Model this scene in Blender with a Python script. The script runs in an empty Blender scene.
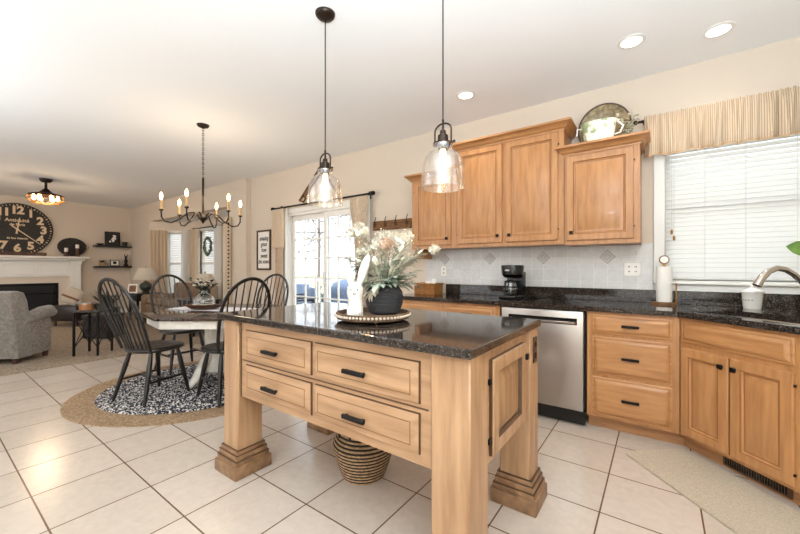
import bpy, bmesh, math, random
from mathutils import Matrix, Vector
PI = math.pi
random.seed(7)
scene = bpy.context.scene
COL = scene.collection

# ------------------------------------------------------------------ camera, world, lights, exposure
cam_data = bpy.data.cameras.new('camera')
cam = bpy.data.objects.new('camera', cam_data)
COL.objects.link(cam)
cam.location = (0, 0, 1.2)
cam.rotation_euler = (PI / 2, 0, math.radians(36))
cam_data.sensor_width = 36
cam_data.lens = 357 / 800 * 36
cam_data.shift_y = 1 / 800
cam_data.clip_start = 0.05
cam_data.clip_end = 200
scene.camera = cam

world = bpy.data.worlds.new('world')
scene.world = world
world.use_nodes = True
wn = world.node_tree.nodes
bg = wn['Background']
bg.inputs[0].default_value = (0.86, 0.93, 1.0, 1)
bg.inputs[1].default_value = 1.95


def area_light(name, loc, rot, sx, sy, power, color):
    d = bpy.data.lights.new(name, 'AREA')
    d.shape = 'RECTANGLE'
    d.size, d.size_y, d.energy, d.color = sx, sy, power, color
    o = bpy.data.objects.new(name, d)
    o.location = loc
    o.rotation_euler = [math.radians(a) for a in rot]
    COL.objects.link(o)
    return o


sun = bpy.data.lights.new('sun', 'SUN')
sun.energy = 2.0
sun.angle = 0.05
sun.color = (1, .96, .9)
suno = bpy.data.objects.new('sun', sun)
suno.rotation_euler = (math.radians(35), math.radians(15), 0)   # comes from the camera's side, over the roof
COL.objects.link(suno)
# added fill lights along the windowless wall behind the photographer, then the bounced flash
area_light('fill_light_kitchen', (-0.6, -2.4, 1.5), (90, 0, 0), 3.2, 2.0, 15, (.82, .92, 1))
area_light('fill_light_dining', (-4.4, -2.4, 1.5), (90, 0, 0), 2.6, 2.0, 18, (.84, .93, 1))
area_light('fill_light_living', (-9.0, -2.4, 1.5), (90, 0, 0), 2.4, 1.6, 30, (.95, .97, 1))
area_light('bounced_flash', (0.45, -0.5, 1.35), (180, 0, 0), 1.4, 1.0, 165, (.70, .87, 1))
area_light('ceiling_fill_dining', (-4.6, -1.3, 1.55), (180, 0, 0), 1.8, 1.2, 41, (.76, .89, 1))  # upward fill added to brighten the ceiling on the dining side

scene.view_settings.view_transform = 'Standard'
scene.view_settings.look = 'None'
scene.view_settings.gamma = 1
scene.view_settings.use_curve_mapping = False
scene.view_settings.exposure = 0.75

# ------------------------------------------------------------------ materials


def lin(c):
    r = []
    for v in c[:3]:
        v /= 255.
        r.append(v / 12.92 if v <= .04045 else ((v + .055) / 1.055) ** 2.4)
    return (*r, 1)


def mat(name, c, rough=.5, metal=0, c2=None, nscale=8, stretch=(1, 1, 1), bump=0, bscale=60, detail=4,
        spec=.5, coat=0, emis=None, estr=0, trans=0, lo=.35, hi=.65, sheen=0):
    m = bpy.data.materials.new(name)
    m.use_nodes = True
    nt = m.node_tree
    b = nt.nodes['Principled BSDF']
    b.inputs['Base Color'].default_value = lin(c)
    b.inputs['Roughness'].default_value = rough
    b.inputs['Metallic'].default_value = metal
    b.inputs['Specular IOR Level'].default_value = spec
    b.inputs['Coat Weight'].default_value = coat
    b.inputs['Coat Roughness'].default_value = .1
    b.inputs['Transmission Weight'].default_value = trans
    b.inputs['Sheen Weight'].default_value = sheen
    if emis:
        b.inputs['Emission Color'].default_value = lin(emis)
        b.inputs['Emission Strength'].default_value = estr
    tc = nt.nodes.new('ShaderNodeTexCoord')
    mp = nt.nodes.new('ShaderNodeMapping')
    mp.inputs['Scale'].default_value = stretch
    nt.links.new(tc.outputs['Object'], mp.inputs[0])
    if c2:
        n = nt.nodes.new('ShaderNodeTexNoise')
        n.inputs['Scale'].default_value = nscale
        n.inputs['Detail'].default_value = detail
        nt.links.new(mp.outputs[0], n.inputs['Vector'])
        r = nt.nodes.new('ShaderNodeValToRGB')
        r.color_ramp.elements[0].position = lo
        r.color_ramp.elements[1].position = hi
        r.color_ramp.elements[0].color = lin(c)
        r.color_ramp.elements[1].color = lin(c2)
        nt.links.new(n.outputs['Fac'], r.inputs[0])
        nt.links.new(r.outputs[0], b.inputs['Base Color'])
    if bump:
        n2 = nt.nodes.new('ShaderNodeTexNoise')
        n2.inputs['Scale'].default_value = bscale
        n2.inputs['Detail'].default_value = 3
        nt.links.new(mp.outputs[0], n2.inputs['Vector'])
        bp = nt.nodes.new('ShaderNodeBump')
        bp.inputs['Strength'].default_value = bump
        bp.inputs['Distance'].default_value = .01
        nt.links.new(n2.outputs['Fac'], bp.inputs['Height'])
        nt.links.new(bp.outputs[0], b.inputs['Normal'])
    return m


def glass(name, tint=(1, 1, 1), gl=.9, rough=.0, base=.03, ior=1.45):
    """thin clear glass: transparent with a Fresnel reflection"""
    m = bpy.data.materials.new(name)
    m.use_nodes = True
    nt = m.node_tree
    nt.nodes.remove(nt.nodes['Principled BSDF'])
    out = nt.nodes['Material Output']
    t = nt.nodes.new('ShaderNodeBsdfTransparent')
    t.inputs[0].default_value = (*tint, 1)
    g = nt.nodes.new('ShaderNodeBsdfGlossy')
    g.inputs['Roughness'].default_value = rough
    g.inputs[0].default_value = (gl, gl, gl, 1)
    f = nt.nodes.new('ShaderNodeFresnel')
    # the exit face of a pane reflects like its entry face (no total inner reflection, as rays are not bent)
    geo = nt.nodes.new('ShaderNodeNewGeometry')
    io = nt.nodes.new('ShaderNodeMath')
    io.operation = 'MULTIPLY_ADD'
    io.inputs[1].default_value = 1 / ior - ior
    io.inputs[2].default_value = ior
    nt.links.new(geo.outputs['Backfacing'], io.inputs[0])
    nt.links.new(io.outputs[0], f.inputs[0])
    a = nt.nodes.new('ShaderNodeMath')
    a.operation = 'ADD'
    a.inputs[1].default_value = base
    a.use_clamp = True
    nt.links.new(f.outputs[0], a.inputs[0])
    mx = nt.nodes.new('ShaderNodeMixShader')
    nt.links.new(a.outputs[0], mx.inputs[0])
    nt.links.new(t.outputs[0], mx.inputs[1])
    nt.links.new(g.outputs[0], mx.inputs[2])
    nt.links.new(mx.outputs[0], out.inputs[0])
    return m


def brick_mat(name, c1, c2, mortar, w, h, ms, off=(0, 0), axes='XY', rough=.3, bump=.3, offset=0., nbump=.1, nscale=12, bias=0.):
    m = mat(name, c1, rough)
    nt = m.node_tree
    b = nt.nodes['Principled BSDF']
    tc = nt.nodes.new('ShaderNodeTexCoord')
    sp = nt.nodes.new('ShaderNodeSeparateXYZ')
    cb = nt.nodes.new('ShaderNodeCombineXYZ')
    nt.links.new(tc.outputs['Object'], sp.inputs[0])
    for i, ax in enumerate(axes):
        ad = nt.nodes.new('ShaderNodeMath')
        ad.operation = 'ADD'
        ad.inputs[1].default_value = off[i]
        nt.links.new(sp.outputs[ax], ad.inputs[0])
        nt.links.new(ad.outputs[0], cb.inputs[i])
    br = nt.nodes.new('ShaderNodeTexBrick')
    br.offset = offset
    br.squash = 1
    br.inputs['Color1'].default_value = lin(c1)
    br.inputs['Color2'].default_value = lin(c2)
    br.inputs['Mortar'].default_value = lin(mortar)
    br.inputs['Scale'].default_value = 1
    br.inputs['Mortar Size'].default_value = ms
    br.inputs['Mortar Smooth'].default_value = .15
    br.inputs['Bias'].default_value = bias
    br.inputs['Brick Width'].default_value = w
    br.inputs['Row Height'].default_value = h
    nt.links.new(cb.outputs[0], br.inputs['Vector'])
    n = nt.nodes.new('ShaderNodeTexNoise')
    n.inputs['Scale'].default_value = nscale
    n.inputs['Detail'].default_value = 6
    n.inputs['Distortion'].default_value = .6
    nt.links.new(tc.outputs['Object'], n.inputs['Vector'])
    mx = nt.nodes.new('ShaderNodeMix')
    mx.data_type = 'RGBA'
    mx.blend_type = 'MULTIPLY'
    mx.inputs[0].default_value = .22
    nt.links.new(br.outputs['Color'], mx.inputs[6])
    nt.links.new(n.outputs['Fac'], mx.inputs[7])
    nt.links.new(mx.outputs[2], b.inputs['Base Color'])
    sub = nt.nodes.new('ShaderNodeMath')
    sub.operation = 'MULTIPLY_ADD'
    sub.inputs[1].default_value = -1
    nt.links.new(br.outputs['Fac'], sub.inputs[0])
    ml = nt.nodes.new('ShaderNodeMath')
    ml.operation = 'MULTIPLY'
    ml.inputs[1].default_value = nbump
    nt.links.new(n.outputs['Fac'], ml.inputs[0])
    nt.links.new(ml.outputs[0], sub.inputs[2])
    bp = nt.nodes.new('ShaderNodeBump')
    bp.inputs['Strength'].default_value = bump
    bp.inputs['Distance'].default_value = .004
    nt.links.new(sub.outputs[0], bp.inputs['Height'])
    nt.links.new(bp.outputs[0], b.inputs['Normal'])
    return m


def speckle_mat(name, stops, scale, rough, coat=0, vscale=None, bump=0, spec=.5):
    m = mat(name, stops[0][1], rough, coat=coat, spec=spec)
    nt = m.node_tree
    b = nt.nodes['Principled BSDF']
    tc = nt.nodes.new('ShaderNodeTexCoord')
    v = nt.nodes.new('ShaderNodeTexVoronoi')
    v.inputs['Scale'].default_value = scale
    nt.links.new(tc.outputs['Object'], v.inputs['Vector'])
    s = nt.nodes.new('ShaderNodeSeparateColor')
    nt.links.new(v.outputs['Color'], s.inputs[0])
    r = nt.nodes.new('ShaderNodeValToRGB')
    cr = r.color_ramp
    cr.interpolation = 'CONSTANT'
    cr.elements[0].position = 0
    cr.elements[0].color = lin(stops[0][1])
    cr.elements[1].position = stops[1][0]
    cr.elements[1].color = lin(stops[1][1])
    for p, c in stops[2:]:
        e = cr.elements.new(p)
        e.color = lin(c)
    nt.links.new(s.outputs[0], r.inputs[0])
    nt.links.new(r.outputs[0], b.inputs['Base Color'])
    if bump:
        bp = nt.nodes.new('ShaderNodeBump')
        bp.inputs['Strength'].default_value = bump
        bp.inputs['Distance'].default_value = .01
        nt.links.new(v.outputs['Distance'], bp.inputs['Height'])
        nt.links.new(bp.outputs[0], b.inputs['Normal'])
    return m


def stripe_mat(name, c1, c2, freq, axis='X', duty=.35, rough=.9, transl=0):
    m = mat(name, c1, rough)
    nt = m.node_tree
    b = nt.nodes['Principled BSDF']
    tc = nt.nodes.new('ShaderNodeTexCoord')
    sp = nt.nodes.new('ShaderNodeSeparateXYZ')
    nt.links.new(tc.outputs['Object'], sp.inputs[0])
    mu = nt.nodes.new('ShaderNodeMath')
    mu.operation = 'MULTIPLY'
    mu.inputs[1].default_value = freq
    nt.links.new(sp.outputs[axis], mu.inputs[0])
    fr = nt.nodes.new('ShaderNodeMath')
    fr.operation = 'FRACT'
    nt.links.new(mu.outputs[0], fr.inputs[0])
    r = nt.nodes.new('ShaderNodeValToRGB')
    r.color_ramp.interpolation = 'CONSTANT'
    r.color_ramp.elements[0].color = lin(c1)
    r.color_ramp.elements[1].color = lin(c2)
    r.color_ramp.elements[1].position = 1 - duty
    nt.links.new(fr.outputs[0], r.inputs[0])
    nt.links.new(r.outputs[0], b.inputs['Base Color'])
    return m


def fabric_translucent(name, c, amt=.5, stripes=None):
    m = stripe_mat(name, *stripes) if stripes else mat(name, c, .9, bump=.15, bscale=300)
    nt = m.node_tree
    b = nt.nodes['Principled BSDF']
    out = nt.nodes['Material Output']
    t = nt.nodes.new('ShaderNodeBsdfTranslucent')
    t.inputs[0].default_value = lin(c)
    mx = nt.nodes.new('ShaderNodeMixShader')
    mx.inputs[0].default_value = amt
    nt.links.new(b.outputs[0], mx.inputs[1])
    nt.links.new(t.outputs[0], mx.inputs[2])
    nt.links.new(mx.outputs[0], out.inputs[0])
    return m


WALL = mat('wall_paint', (214, 198, 180), .85, bump=.04, bscale=220)
CEIL = mat('ceiling_paint', (246, 244, 242), .95, bump=.12, bscale=90)
WHITE = mat('white_trim', (238, 234, 228), .45)
WHITEW = mat('white_painted_wood', (228, 222, 212), .5, c2=(214, 206, 194), nscale=14)
TILE = 0.4047
FLOOR = brick_mat('floor_tile', (209, 192, 177), (200, 183, 167), (112, 86, 64), TILE, TILE, .0040,
                  off=(1.857 + 20 * TILE, -1.592 + 20 * TILE), rough=.2, bump=.35, nbump=.4, nscale=22)
SPLASH = brick_mat('splash_tile', (228, 224, 220), (220, 216, 212), (238, 236, 233), .108, .108, .003,
                   off=(.045 + 3.24 * 2, -1.406 + 1.08 * 2), axes='XZ', rough=.16, bump=.6, nbump=.5, nscale=26)
SPLASHPLAIN = mat('splash_accent_tile', (200, 194, 190), .16, bump=.3, bscale=40)
GROUT = mat('grout', (150, 140, 130), .8)
CARPET = mat('carpet_pile', (172, 152, 130), .98, c2=(118, 100, 82), nscale=42, bump=1, bscale=120, lo=.3, hi=.72)
WOODC = (193, 139, 89)
WOODC2 = (160, 106, 61)
WV = mat('maple_vertical', WOODC, .38, c2=WOODC2, nscale=5, stretch=(7, 7, .8), detail=7, coat=.15, lo=.3, hi=.8)
WH = mat('maple_horizontal', WOODC, .38, c2=WOODC2, nscale=5, stretch=(.8, 7, 7), detail=7, coat=.15, lo=.3, hi=.8)
WG = mat('maple_groove_glaze', (150, 96, 52), .45)
IC, IC2 = (186, 147, 111), (142, 104, 71)
IV = mat('glazed_wood_vertical', IC, .42, c2=IC2, nscale=4, stretch=(7, 7, .8), detail=7, coat=.1, lo=.3, hi=.8)
IH = mat('glazed_wood_horizontal', IC, .42, c2=IC2, nscale=4, stretch=(.8, 7, 7), detail=7, coat=.1, lo=.3, hi=.8)
IB = mat('antiqued_wood', (158, 120, 86), .45, c2=(104, 74, 50), nscale=6, stretch=(3, 3, 3), detail=7, lo=.3, hi=.75)
IPAN = mat('antiqued_panel', (172, 132, 94), .45, c2=(118, 84, 55), nscale=4, stretch=(8, 8, .7), detail=7, lo=.3, hi=.75)
IG = mat('island_dark_glaze', (84, 57, 37), .5)
IG2 = mat('island_brown_glaze', (140, 102, 68), .5)
GRANITE = speckle_mat('granite', [(0, (30, 26, 24)), (.42, (48, 41, 36)), (.66, (72, 60, 52)), (.82, (20, 18, 18)), (.92, (96, 84, 76)), (.972, (136, 124, 116))],
                      300, .06, spec=.6)
BLACKM = mat('black_metal', (24, 21, 20), .4, .6)
BLACKP = mat('black_plastic', (16, 15, 15), .25)
BLACKW = mat('black_wood', (15, 12, 11), .3, c2=(27, 21, 18), nscale=6, stretch=(6, 6, 1))
BRONZE = mat('oiled_bronze', (52, 40, 32), .4, .7)
BRASS = mat('antique_brass', (176, 132, 74), .35, .8)
STEEL = mat('brushed_steel', (176, 168, 161), .32, 1, bump=.03, bscale=30, stretch=(.3, 60, 60))
STEELD = mat('dark_steel', (70, 68, 66), .35, .9)
CHROME = mat('chrome', (214, 206, 198), .12, 1)
PANE = glass('window_glass', (.97, .99, 1), base=.0)
SHADEGL = glass('clear_glass_shade', (.97, .95, .925), gl=1.0, base=.085)
JARGL = glass('jar_glass', (.9, .93, .92), base=.12, rough=.05)
BULB = mat('lit_bulb', (255, 214, 160), .4, emis=(255, 196, 128), estr=14)
BULBW = mat('lit_downlight', (255, 244, 225), .4, emis=(255, 240, 220), estr=6)
TABLETOP = mat('dark_stained_top', (44, 30, 24), .16, c2=(60, 42, 32), nscale=5, stretch=(1, 8, 1), coat=.4)
CREAM = fabric_translucent('cream_curtain', (232, 214, 190), .4)
SHEER = fabric_translucent('white_sheer', (246, 244, 240), .6)
TANCUR = mat('taupe_curtain', (200, 174, 150), .95, c2=(184, 158, 134), nscale=30)
TICK = fabric_translucent('ticking_stripe', (220, 200, 174), .3, stripes=((226, 208, 184), (172, 138, 104), 84, 'X', .36))
BLIND = fabric_translucent('white_blind', (244, 242, 239), .33)
GREYUP = mat('grey_chenille', (140, 130, 119), .95, c2=(114, 105, 96), nscale=30, bump=.5, bscale=300, sheen=.4)
GREYPAT = mat('grey_speckled_weave', (168, 158, 148), .95, c2=(116, 106, 98), nscale=70, bump=.4, bscale=300)
TANUP = mat('tan_upholstery', (136, 112, 88), .95, c2=(120, 98, 76), nscale=20, bump=.3, bscale=200)
LEATHER = mat('dark_leather', (38, 30, 27), .4)
JUTE = mat('jute', (172, 142, 110), .95, c2=(134, 106, 78), nscale=50, bump=.6, bscale=160)
BRAID = speckle_mat('navy_white_braid', [(0, (26, 26, 34)), (.42, (226, 220, 214)), (.66, (52, 52, 66)), (.82, (170, 156, 146)), (.92, (18, 18, 24))], 84, .95, bump=.6)
WICKER = mat('wicker', (176, 118, 58), .6, c2=(136, 84, 36), nscale=40, stretch=(1, 1, 4), bump=.4, bscale=120)
SEAGRASS = mat('seagrass_light', (190, 158, 118), .85, c2=(150, 116, 82), nscale=60, bump=.4, bscale=150)
SEADARK = mat('seagrass_dark', (34, 27, 24), .85)
MATF = mat('kitchen_mat_weave', (196, 180, 158), .95, c2=(178, 162, 140), nscale=120, bump=.4, bscale=420)
CERAM = mat('white_ceramic', (238, 232, 224), .25)
BUNNYM = mat('weathered_white', (232, 228, 222), .8, c2=(206, 198, 190), nscale=22, bump=.3, bscale=80)
VASEM = mat('dark_stone_glaze', (60, 58, 60), .7, c2=(40, 39, 42), nscale=26, stretch=(1, 1, 5), bump=.4, bscale=60)
TRAYW = mat('weathered_tray_wood', (120, 92, 68), .8, c2=(84, 62, 46), nscale=20)
BEAD = mat('whitewashed_bead', (200, 180, 160), .8)
SAGE = mat('sage_leaf', (150, 162, 140), .7, c2=(190, 196, 178), nscale=18)
PETAL = mat('ivory_petal', (242, 236, 222), .8, c2=(226, 216, 196), nscale=40)
STEMG = mat('dry_stem', (150, 140, 100), .8)
GREEN = mat('leaf_green', (88, 122, 54), .5, c2=(122, 158, 70), nscale=14)
DKGREEN = mat('dark_leaf', (38, 48, 34), .6)
PAPER = mat('paper', (238, 232, 224), .9)
INK = mat('ink', (34, 30, 28), .8)
FRAMEW = mat('dark_walnut_frame', (74, 48, 34), .5)
RUSTIC = mat('rustic_board', (138, 96, 58), .8, c2=(96, 64, 38), nscale=8, stretch=(1, 6, 8))
CLOCKF = mat('clock_face_black', (28, 25, 23), .6, c2=(42, 37, 34), nscale=20)
CLOCKC = mat('clock_cream', (224, 196, 160), .7)
LAMPSH = fabric_translucent('linen_lampshade', (236, 226, 210), .5)
PINE = mat('pine_green_glaze', (50, 52, 40), .3)
DARKBOWL = mat('carved_bowl_wood', (98, 62, 40), .5, c2=(70, 44, 28), nscale=10)
RUNNER = mat('pale_runner_linen', (214, 208, 210), .95)
BRICKM = brick_mat('hearth_brick', (120, 84, 60), (100, 68, 50), (150, 130, 110), .2, .065, .006, axes='YX', rough=.8, offset=.5)
FIREBLK = mat('firebox_black', (14, 13, 13), .35)
TOEK = mat('toe_kick_wood', (184, 134, 90), .5, c2=(160, 112, 72), nscale=5, stretch=(.8, 7, 7))
REGISTER = mat('bronze_register', (96, 72, 52), .4, .5)
DECKM = mat('deck_boards', (196, 190, 184), .8, c2=(178, 172, 166), nscale=4, stretch=(1, 14, 1))
GRASS = mat('lawn', (150, 160, 110), .95, c2=(176, 170, 126), nscale=3)
BARK = mat('pale_bark', (126, 114, 106), .9)
BUSH = mat('pale_bush', (112, 116, 92), .95, c2=(140, 140, 116), nscale=9)
COVERM = mat('blue_grey_cover', (104, 122, 150), .7)
PLATEP = mat('patterned_plate', (176, 156, 120), .4, c2=(110, 92, 66), nscale=26)
VINEP = mat('vine_painted_ceramic', (240, 232, 214), .3, c2=(150, 160, 116), nscale=16, lo=.5, hi=.6)
AMBER = mat('amber_candle', (168, 112, 72), .3)
YELLOWV = mat('pale_green_pot', (196, 206, 150), .4)

# ------------------------------------------------------------------ mesh builder
XF = {}


class M:
    def __init__(s, xf=None):
        s.v, s.f, s.mi, s.xf = [], [], [], xf or Matrix()

    def add(s, vs, fs, m=0, xf=None):
        T = s.xf @ xf if xf else s.xf
        o = len(s.v)
        s.v += [tuple(T @ Vector(v)) for v in vs]
        for k, f in enumerate(fs):
            s.f.append([i + o for i in f])
            s.mi.append(m[k] if isinstance(m, (list, tuple)) else m)
        return s

    def box(s, x0, x1, y0, y1, z0, z1, m=0, bev=0, seg=1, xf=None):
        if x1 < x0: x0, x1 = x1, x0
        if y1 < y0: y0, y1 = y1, y0
        if z1 < z0: z0, z1 = z1, z0
        if not bev:
            vs = [(x, y, z) for z in (z0, z1) for x, y in ((x0, y0), (x1, y0), (x1, y1), (x0, y1))]
            return s.add(vs, [(3, 2, 1, 0), (4, 5, 6, 7), (0, 1, 5, 4), (1, 2, 6, 5), (2, 3, 7, 6), (3, 0, 4, 7)], m, xf)
        bm = bmesh.new()
        bmesh.ops.create_cube(bm, size=1)
        for v in bm.verts:
            v.co = (x0 + (v.co.x + .5) * (x1 - x0), y0 + (v.co.y + .5) * (y1 - y0), z0 + (v.co.z + .5) * (z1 - z0))
        bmesh.ops.bevel(bm, geom=bm.edges[:], offset=min(bev, .49 * min(x1 - x0, y1 - y0, z1 - z0)), segments=seg, affect='EDGES', profile=.5)
        return s.bm(bm, m, xf)

    def bm(s, bm, m=0, xf=None):
        bm.verts.index_update()
        s.add([v.co.copy() for v in bm.verts], [[v.index for v in f.verts] for f in bm.faces], m, xf)
        bm.free()
        return s

    def mesh(s, me, m=0, xf=None):
        return s.add([v.co.copy() for v in me.vertices], [list(p.vertices) for p in me.polygons], m, xf)

    def lathe(s, prof, c=(0, 0, 0), n=24, m=0, sx=1, sy=1, cap=True, xf=None, phase=0):
        vs, fs = [], []
        for r, z in prof:
            for k in range(n):
                a = 2 * PI * k / n + phase
                vs.append((c[0] + r * sx * math.cos(a), c[1] + r * sy * math.sin(a), c[2] + z))
        for i in range(len(prof) - 1):
            for k in range(n):
                k2 = (k + 1) % n
                fs.append((i * n + k, i * n + k2, (i + 1) * n + k2, (i + 1) * n + k))
        if cap:
            fs.append(list(range(n))[::-1])
            fs.append([(len(prof) - 1) * n + k for k in range(n)])
        return s.add(vs, fs, m, xf)

    def cyl(s, p, q, r, n=12, m=0, r2=None):
        return s.tube([p, q], [r, r if r2 is None else r2], n, m)

    def tube(s, pts, r, n=8, m=0, cap=True, flat=1, closed=False):
        pts = [Vector(p) for p in pts]
        N = len(pts)
        rs = r if isinstance(r, (list, tuple)) else [r] * N
        vs, fs = [], []
        up = None
        for i, p in enumerate(pts):
            if closed:
                d = pts[(i + 1) % N] - pts[i - 1]
            else:
                d = pts[min(i + 1, N - 1)] - pts[max(i - 1, 0)]
            d.normalize()
            if up is None:
                up = Vector((0, 0, 1)) if abs(d.z) < .9 else Vector((1, 0, 0))
            a = d.cross(up)
            if a.length < 1e-5:
                a = d.cross(Vector((0, 1, 0)))
            a.normalize()
            b = a.cross(d).normalized()
            up = b
            for k in range(n):
                t = 2 * PI * k / n
                vs.append(p + a * math.cos(t) * rs[i] + b * math.sin(t) * rs[i] * flat)
        for i in range(N if closed else N - 1):
            j = (i + 1) % N
            for k in range(n):
                k2 = (k + 1) % n
                fs.append((i * n + k, i * n + k2, j * n + k2, j * n + k))
        if cap and not closed:
            fs.append(list(range(n))[::-1])
            fs.append([(N - 1) * n + k for k in range(n)])
        return s.add(vs, fs, m)

    def ball(s, c, rx, ry=None, rz=None, m=0, n=12, rings=8, xf=None):
        ry = rx if ry is None else ry
        rz = rx if rz is None else rz
        vs = [(c[0], c[1], c[2] - rz)]
        for i in range(1, rings):
            t = PI * i / rings
            for k in range(n):
                a = 2 * PI * k / n
                vs.append((c[0] + rx * math.sin(t) * math.cos(a), c[1] + ry * math.sin(t) * math.sin(a), c[2] - rz * math.cos(t)))
        vs.append((c[0], c[1], c[2] + rz))
        fs = [(0, 1 + (k + 1) % n, 1 + k) for k in range(n)]
        for i in range(rings - 2):
            for k in range(n):
                a, b = 1 + i * n, 1 + (i + 1) * n
                fs.append((a + k, a + (k + 1) % n, b + (k + 1) % n, b + k))
        L = len(vs) - 1
        b = 1 + (rings - 2) * n
        fs += [(b + k, b + (k + 1) % n, L) for k in range(n)]
        return s.add(vs, fs, m, xf)

    def prism(s, poly, z0, z1, m=0, xf=None, top=None, bot=None):
        """polygon in xy extruded in z"""
        n = len(poly)
        vs = [(x, y, z0) for x, y in poly] + [(x, y, z1) for x, y in poly]
        fs = [list(range(n))[::-1], [n + k for k in range(n)]] + [(k, (k + 1) % n, n + (k + 1) % n, n + k) for k in range(n)]
        return s.add(vs, fs, m, xf)

    def rings(s, x0, x1, z0, z1, prof, mats, xf=None):
        """nested rectangles facing -y; prof: (inset, y)"""
        vs, fs, ms = [], [], []
        for d, y in prof:
            vs += [(x0 + d, y, z0 + d), (x1 - d, y, z0 + d), (x1 - d, y, z1 - d), (x0 + d, y, z1 - d)]
        for i in range(len(prof) - 1):
            for k in range(4):
                k2 = (k + 1) % 4
                fs.append((i * 4 + k, i * 4 + k2, i * 4 + 4 + k2, i * 4 + 4 + k))
                ms.append(mats[i])
        L = (len(prof) - 1) * 4
        fs.append((L, L + 1, L + 2, L + 3)); ms.append(mats[-1])
        fs.append((3, 2, 1, 0)); ms.append(0)
        return s.add(vs, fs, ms, xf)

    def sheet(s, fn, nu, nv, m=0, thick=0.0):
        """grid surface fn(u,v) -> point"""
        vs = [fn(i / nu, j / nv) for j in range(nv + 1) for i in range(nu + 1)]
        w = nu + 1
        fs = [(j * w + i, j * w + i + 1, (j + 1) * w + i + 1, (j + 1) * w + i) for j in range(nv) for i in range(nu)]
        return s.add(vs, fs, m)

    def build(s, name, mats, parent=None, world=True, smooth=40, solid=0):
        me = bpy.data.meshes.new(name)
        vs = s.v
        if parent and world and parent.name in XF:
            inv = XF[parent.name].inverted()
            vs = [tuple(inv @ Vector(v)) for v in vs]
        me.from_pydata(vs, [], s.f)
        for x in (mats if isinstance(mats, (list, tuple)) else [mats]):
            me.materials.append(x)
        nm = len(me.materials)
        me.polygons.foreach_set('material_index', [min(i, nm - 1) for i in s.mi])
        me.update()
        bmx = bmesh.new()
        bmx.from_mesh(me)
        bmesh.ops.recalc_face_normals(bmx, faces=bmx.faces[:])
        bmx.to_mesh(me)
        bmx.free()
        if smooth:
            me.polygons.foreach_set('use_smooth', [True] * len(me.polygons))
            me.set_sharp_from_angle(angle=math.radians(smooth))
        o = bpy.data.objects.new(name, me)
        COL.objects.link(o)
        if parent:
            o.parent = parent
            if parent.name in XF:
                XF[o.name] = XF[parent.name]
        if solid:
            md = o.modifiers.new('solid', 'SOLIDIFY')
            md.thickness = solid
            md.offset = 0
        return o


def tag(o, label, cat, group=None):
    o['label'] = label
    o['category'] = cat
    if group:
        o['group'] = group
    return o


def thing(name, label, cat, loc=(0, 0, 0), rz=0, group=None):
    o = bpy.data.objects.new(name, None)
    o.empty_display_size = .1
    COL.objects.link(o)
    o.location = loc
    o.rotation_euler = (0, 0, math.radians(rz))
    XF[o.name] = Matrix.Translation(loc) @ Matrix.Rotation(math.radians(rz), 4, 'Z')
    return tag(o, label, cat, group)


def local(o):
    return M(XF[o.name])


def copy_tree(o, parent=None):
    c = o.copy()
    COL.objects.link(c)
    c.parent = parent
    for ch in [x for x in bpy.data.objects if x.parent == o]:
        copy_tree(ch, c)
    return c


def dup(o, label, loc=None, rz=None, group=None):
    c = copy_tree(o)
    if loc is not None:
        c.location = loc
    if rz is not None:
        c.rotation_euler = (0, 0, math.radians(rz))
    c['label'] = label
    if group:
        c['group'] = group
    XF[c.name] = Matrix.Translation(c.location) @ Matrix.Rotation(c.rotation_euler[2], 4, 'Z')
    return c


def structure(m, name, mats, **k):
    o = m.build(name, mats, **k)
    o['kind'] = 'structure'
    return o


def text_mesh(body, size, bold=0.0, extrude=.002, spacing=1.0, line=1.0, shear=0.0):
    cu = bpy.data.curves.new('txt', 'FONT')
    cu.body = body
    cu.size = size
    cu.align_x = 'CENTER'
    cu.align_y = 'CENTER'
    cu.extrude = extrude
    cu.offset = bold
    cu.space_character = spacing
    cu.space_line = line
    cu.shear = shear
    cu.resolution_u = 3
    o = bpy.data.objects.new('txt', cu)
    COL.objects.link(o)
    dg = bpy.context.evaluated_depsgraph_get()
    me = bpy.data.meshes.new_from_object(o.evaluated_get(dg))
    bpy.data.objects.remove(o)
    bpy.data.curves.remove(cu)
    return me


def point_light(name, loc, power, color, size, parent):
    d = bpy.data.lights.new(name, 'POINT')
    d.energy, d.color, d.shadow_soft_size = power, color, size
    o = bpy.data.objects.new(name, d)
    COL.objects.link(o)
    o.parent = parent
    o.location = XF[parent.name].inverted() @ Vector(loc)
    return o


def RX(a): return Matrix.Rotation(math.radians(a), 4, 'X')
def RY(a): return Matrix.Rotation(math.radians(a), 4, 'Y')
def RZ(a): return Matrix.Rotation(math.radians(a), 4, 'Z')
def TR(*v): return Matrix.Translation(v)


YB, ZC = 3.62, 2.80            # kitchen back wall, ceiling
XL, XR, YF = -11.6, 1.22, -2.6  # fireplace wall, right wall, wall behind the camera
YL = 3.53                      # living-room back wall
XJ = -5.95                     # where the kitchen wall steps back

# ------------------------------------------------------------------ setting
structure(M().box(XJ + .05, XR, YF, YB, -.1, 0), 'floor', FLOOR)
structure(M().box(XL, XJ + .05, YF, 4.3, -.1, .012), 'carpet', CARPET)
structure(M().box(XL - .12, XR + .12, YF - .12, 4.35, ZC, ZC + .12), 'ceiling', CEIL)

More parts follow.
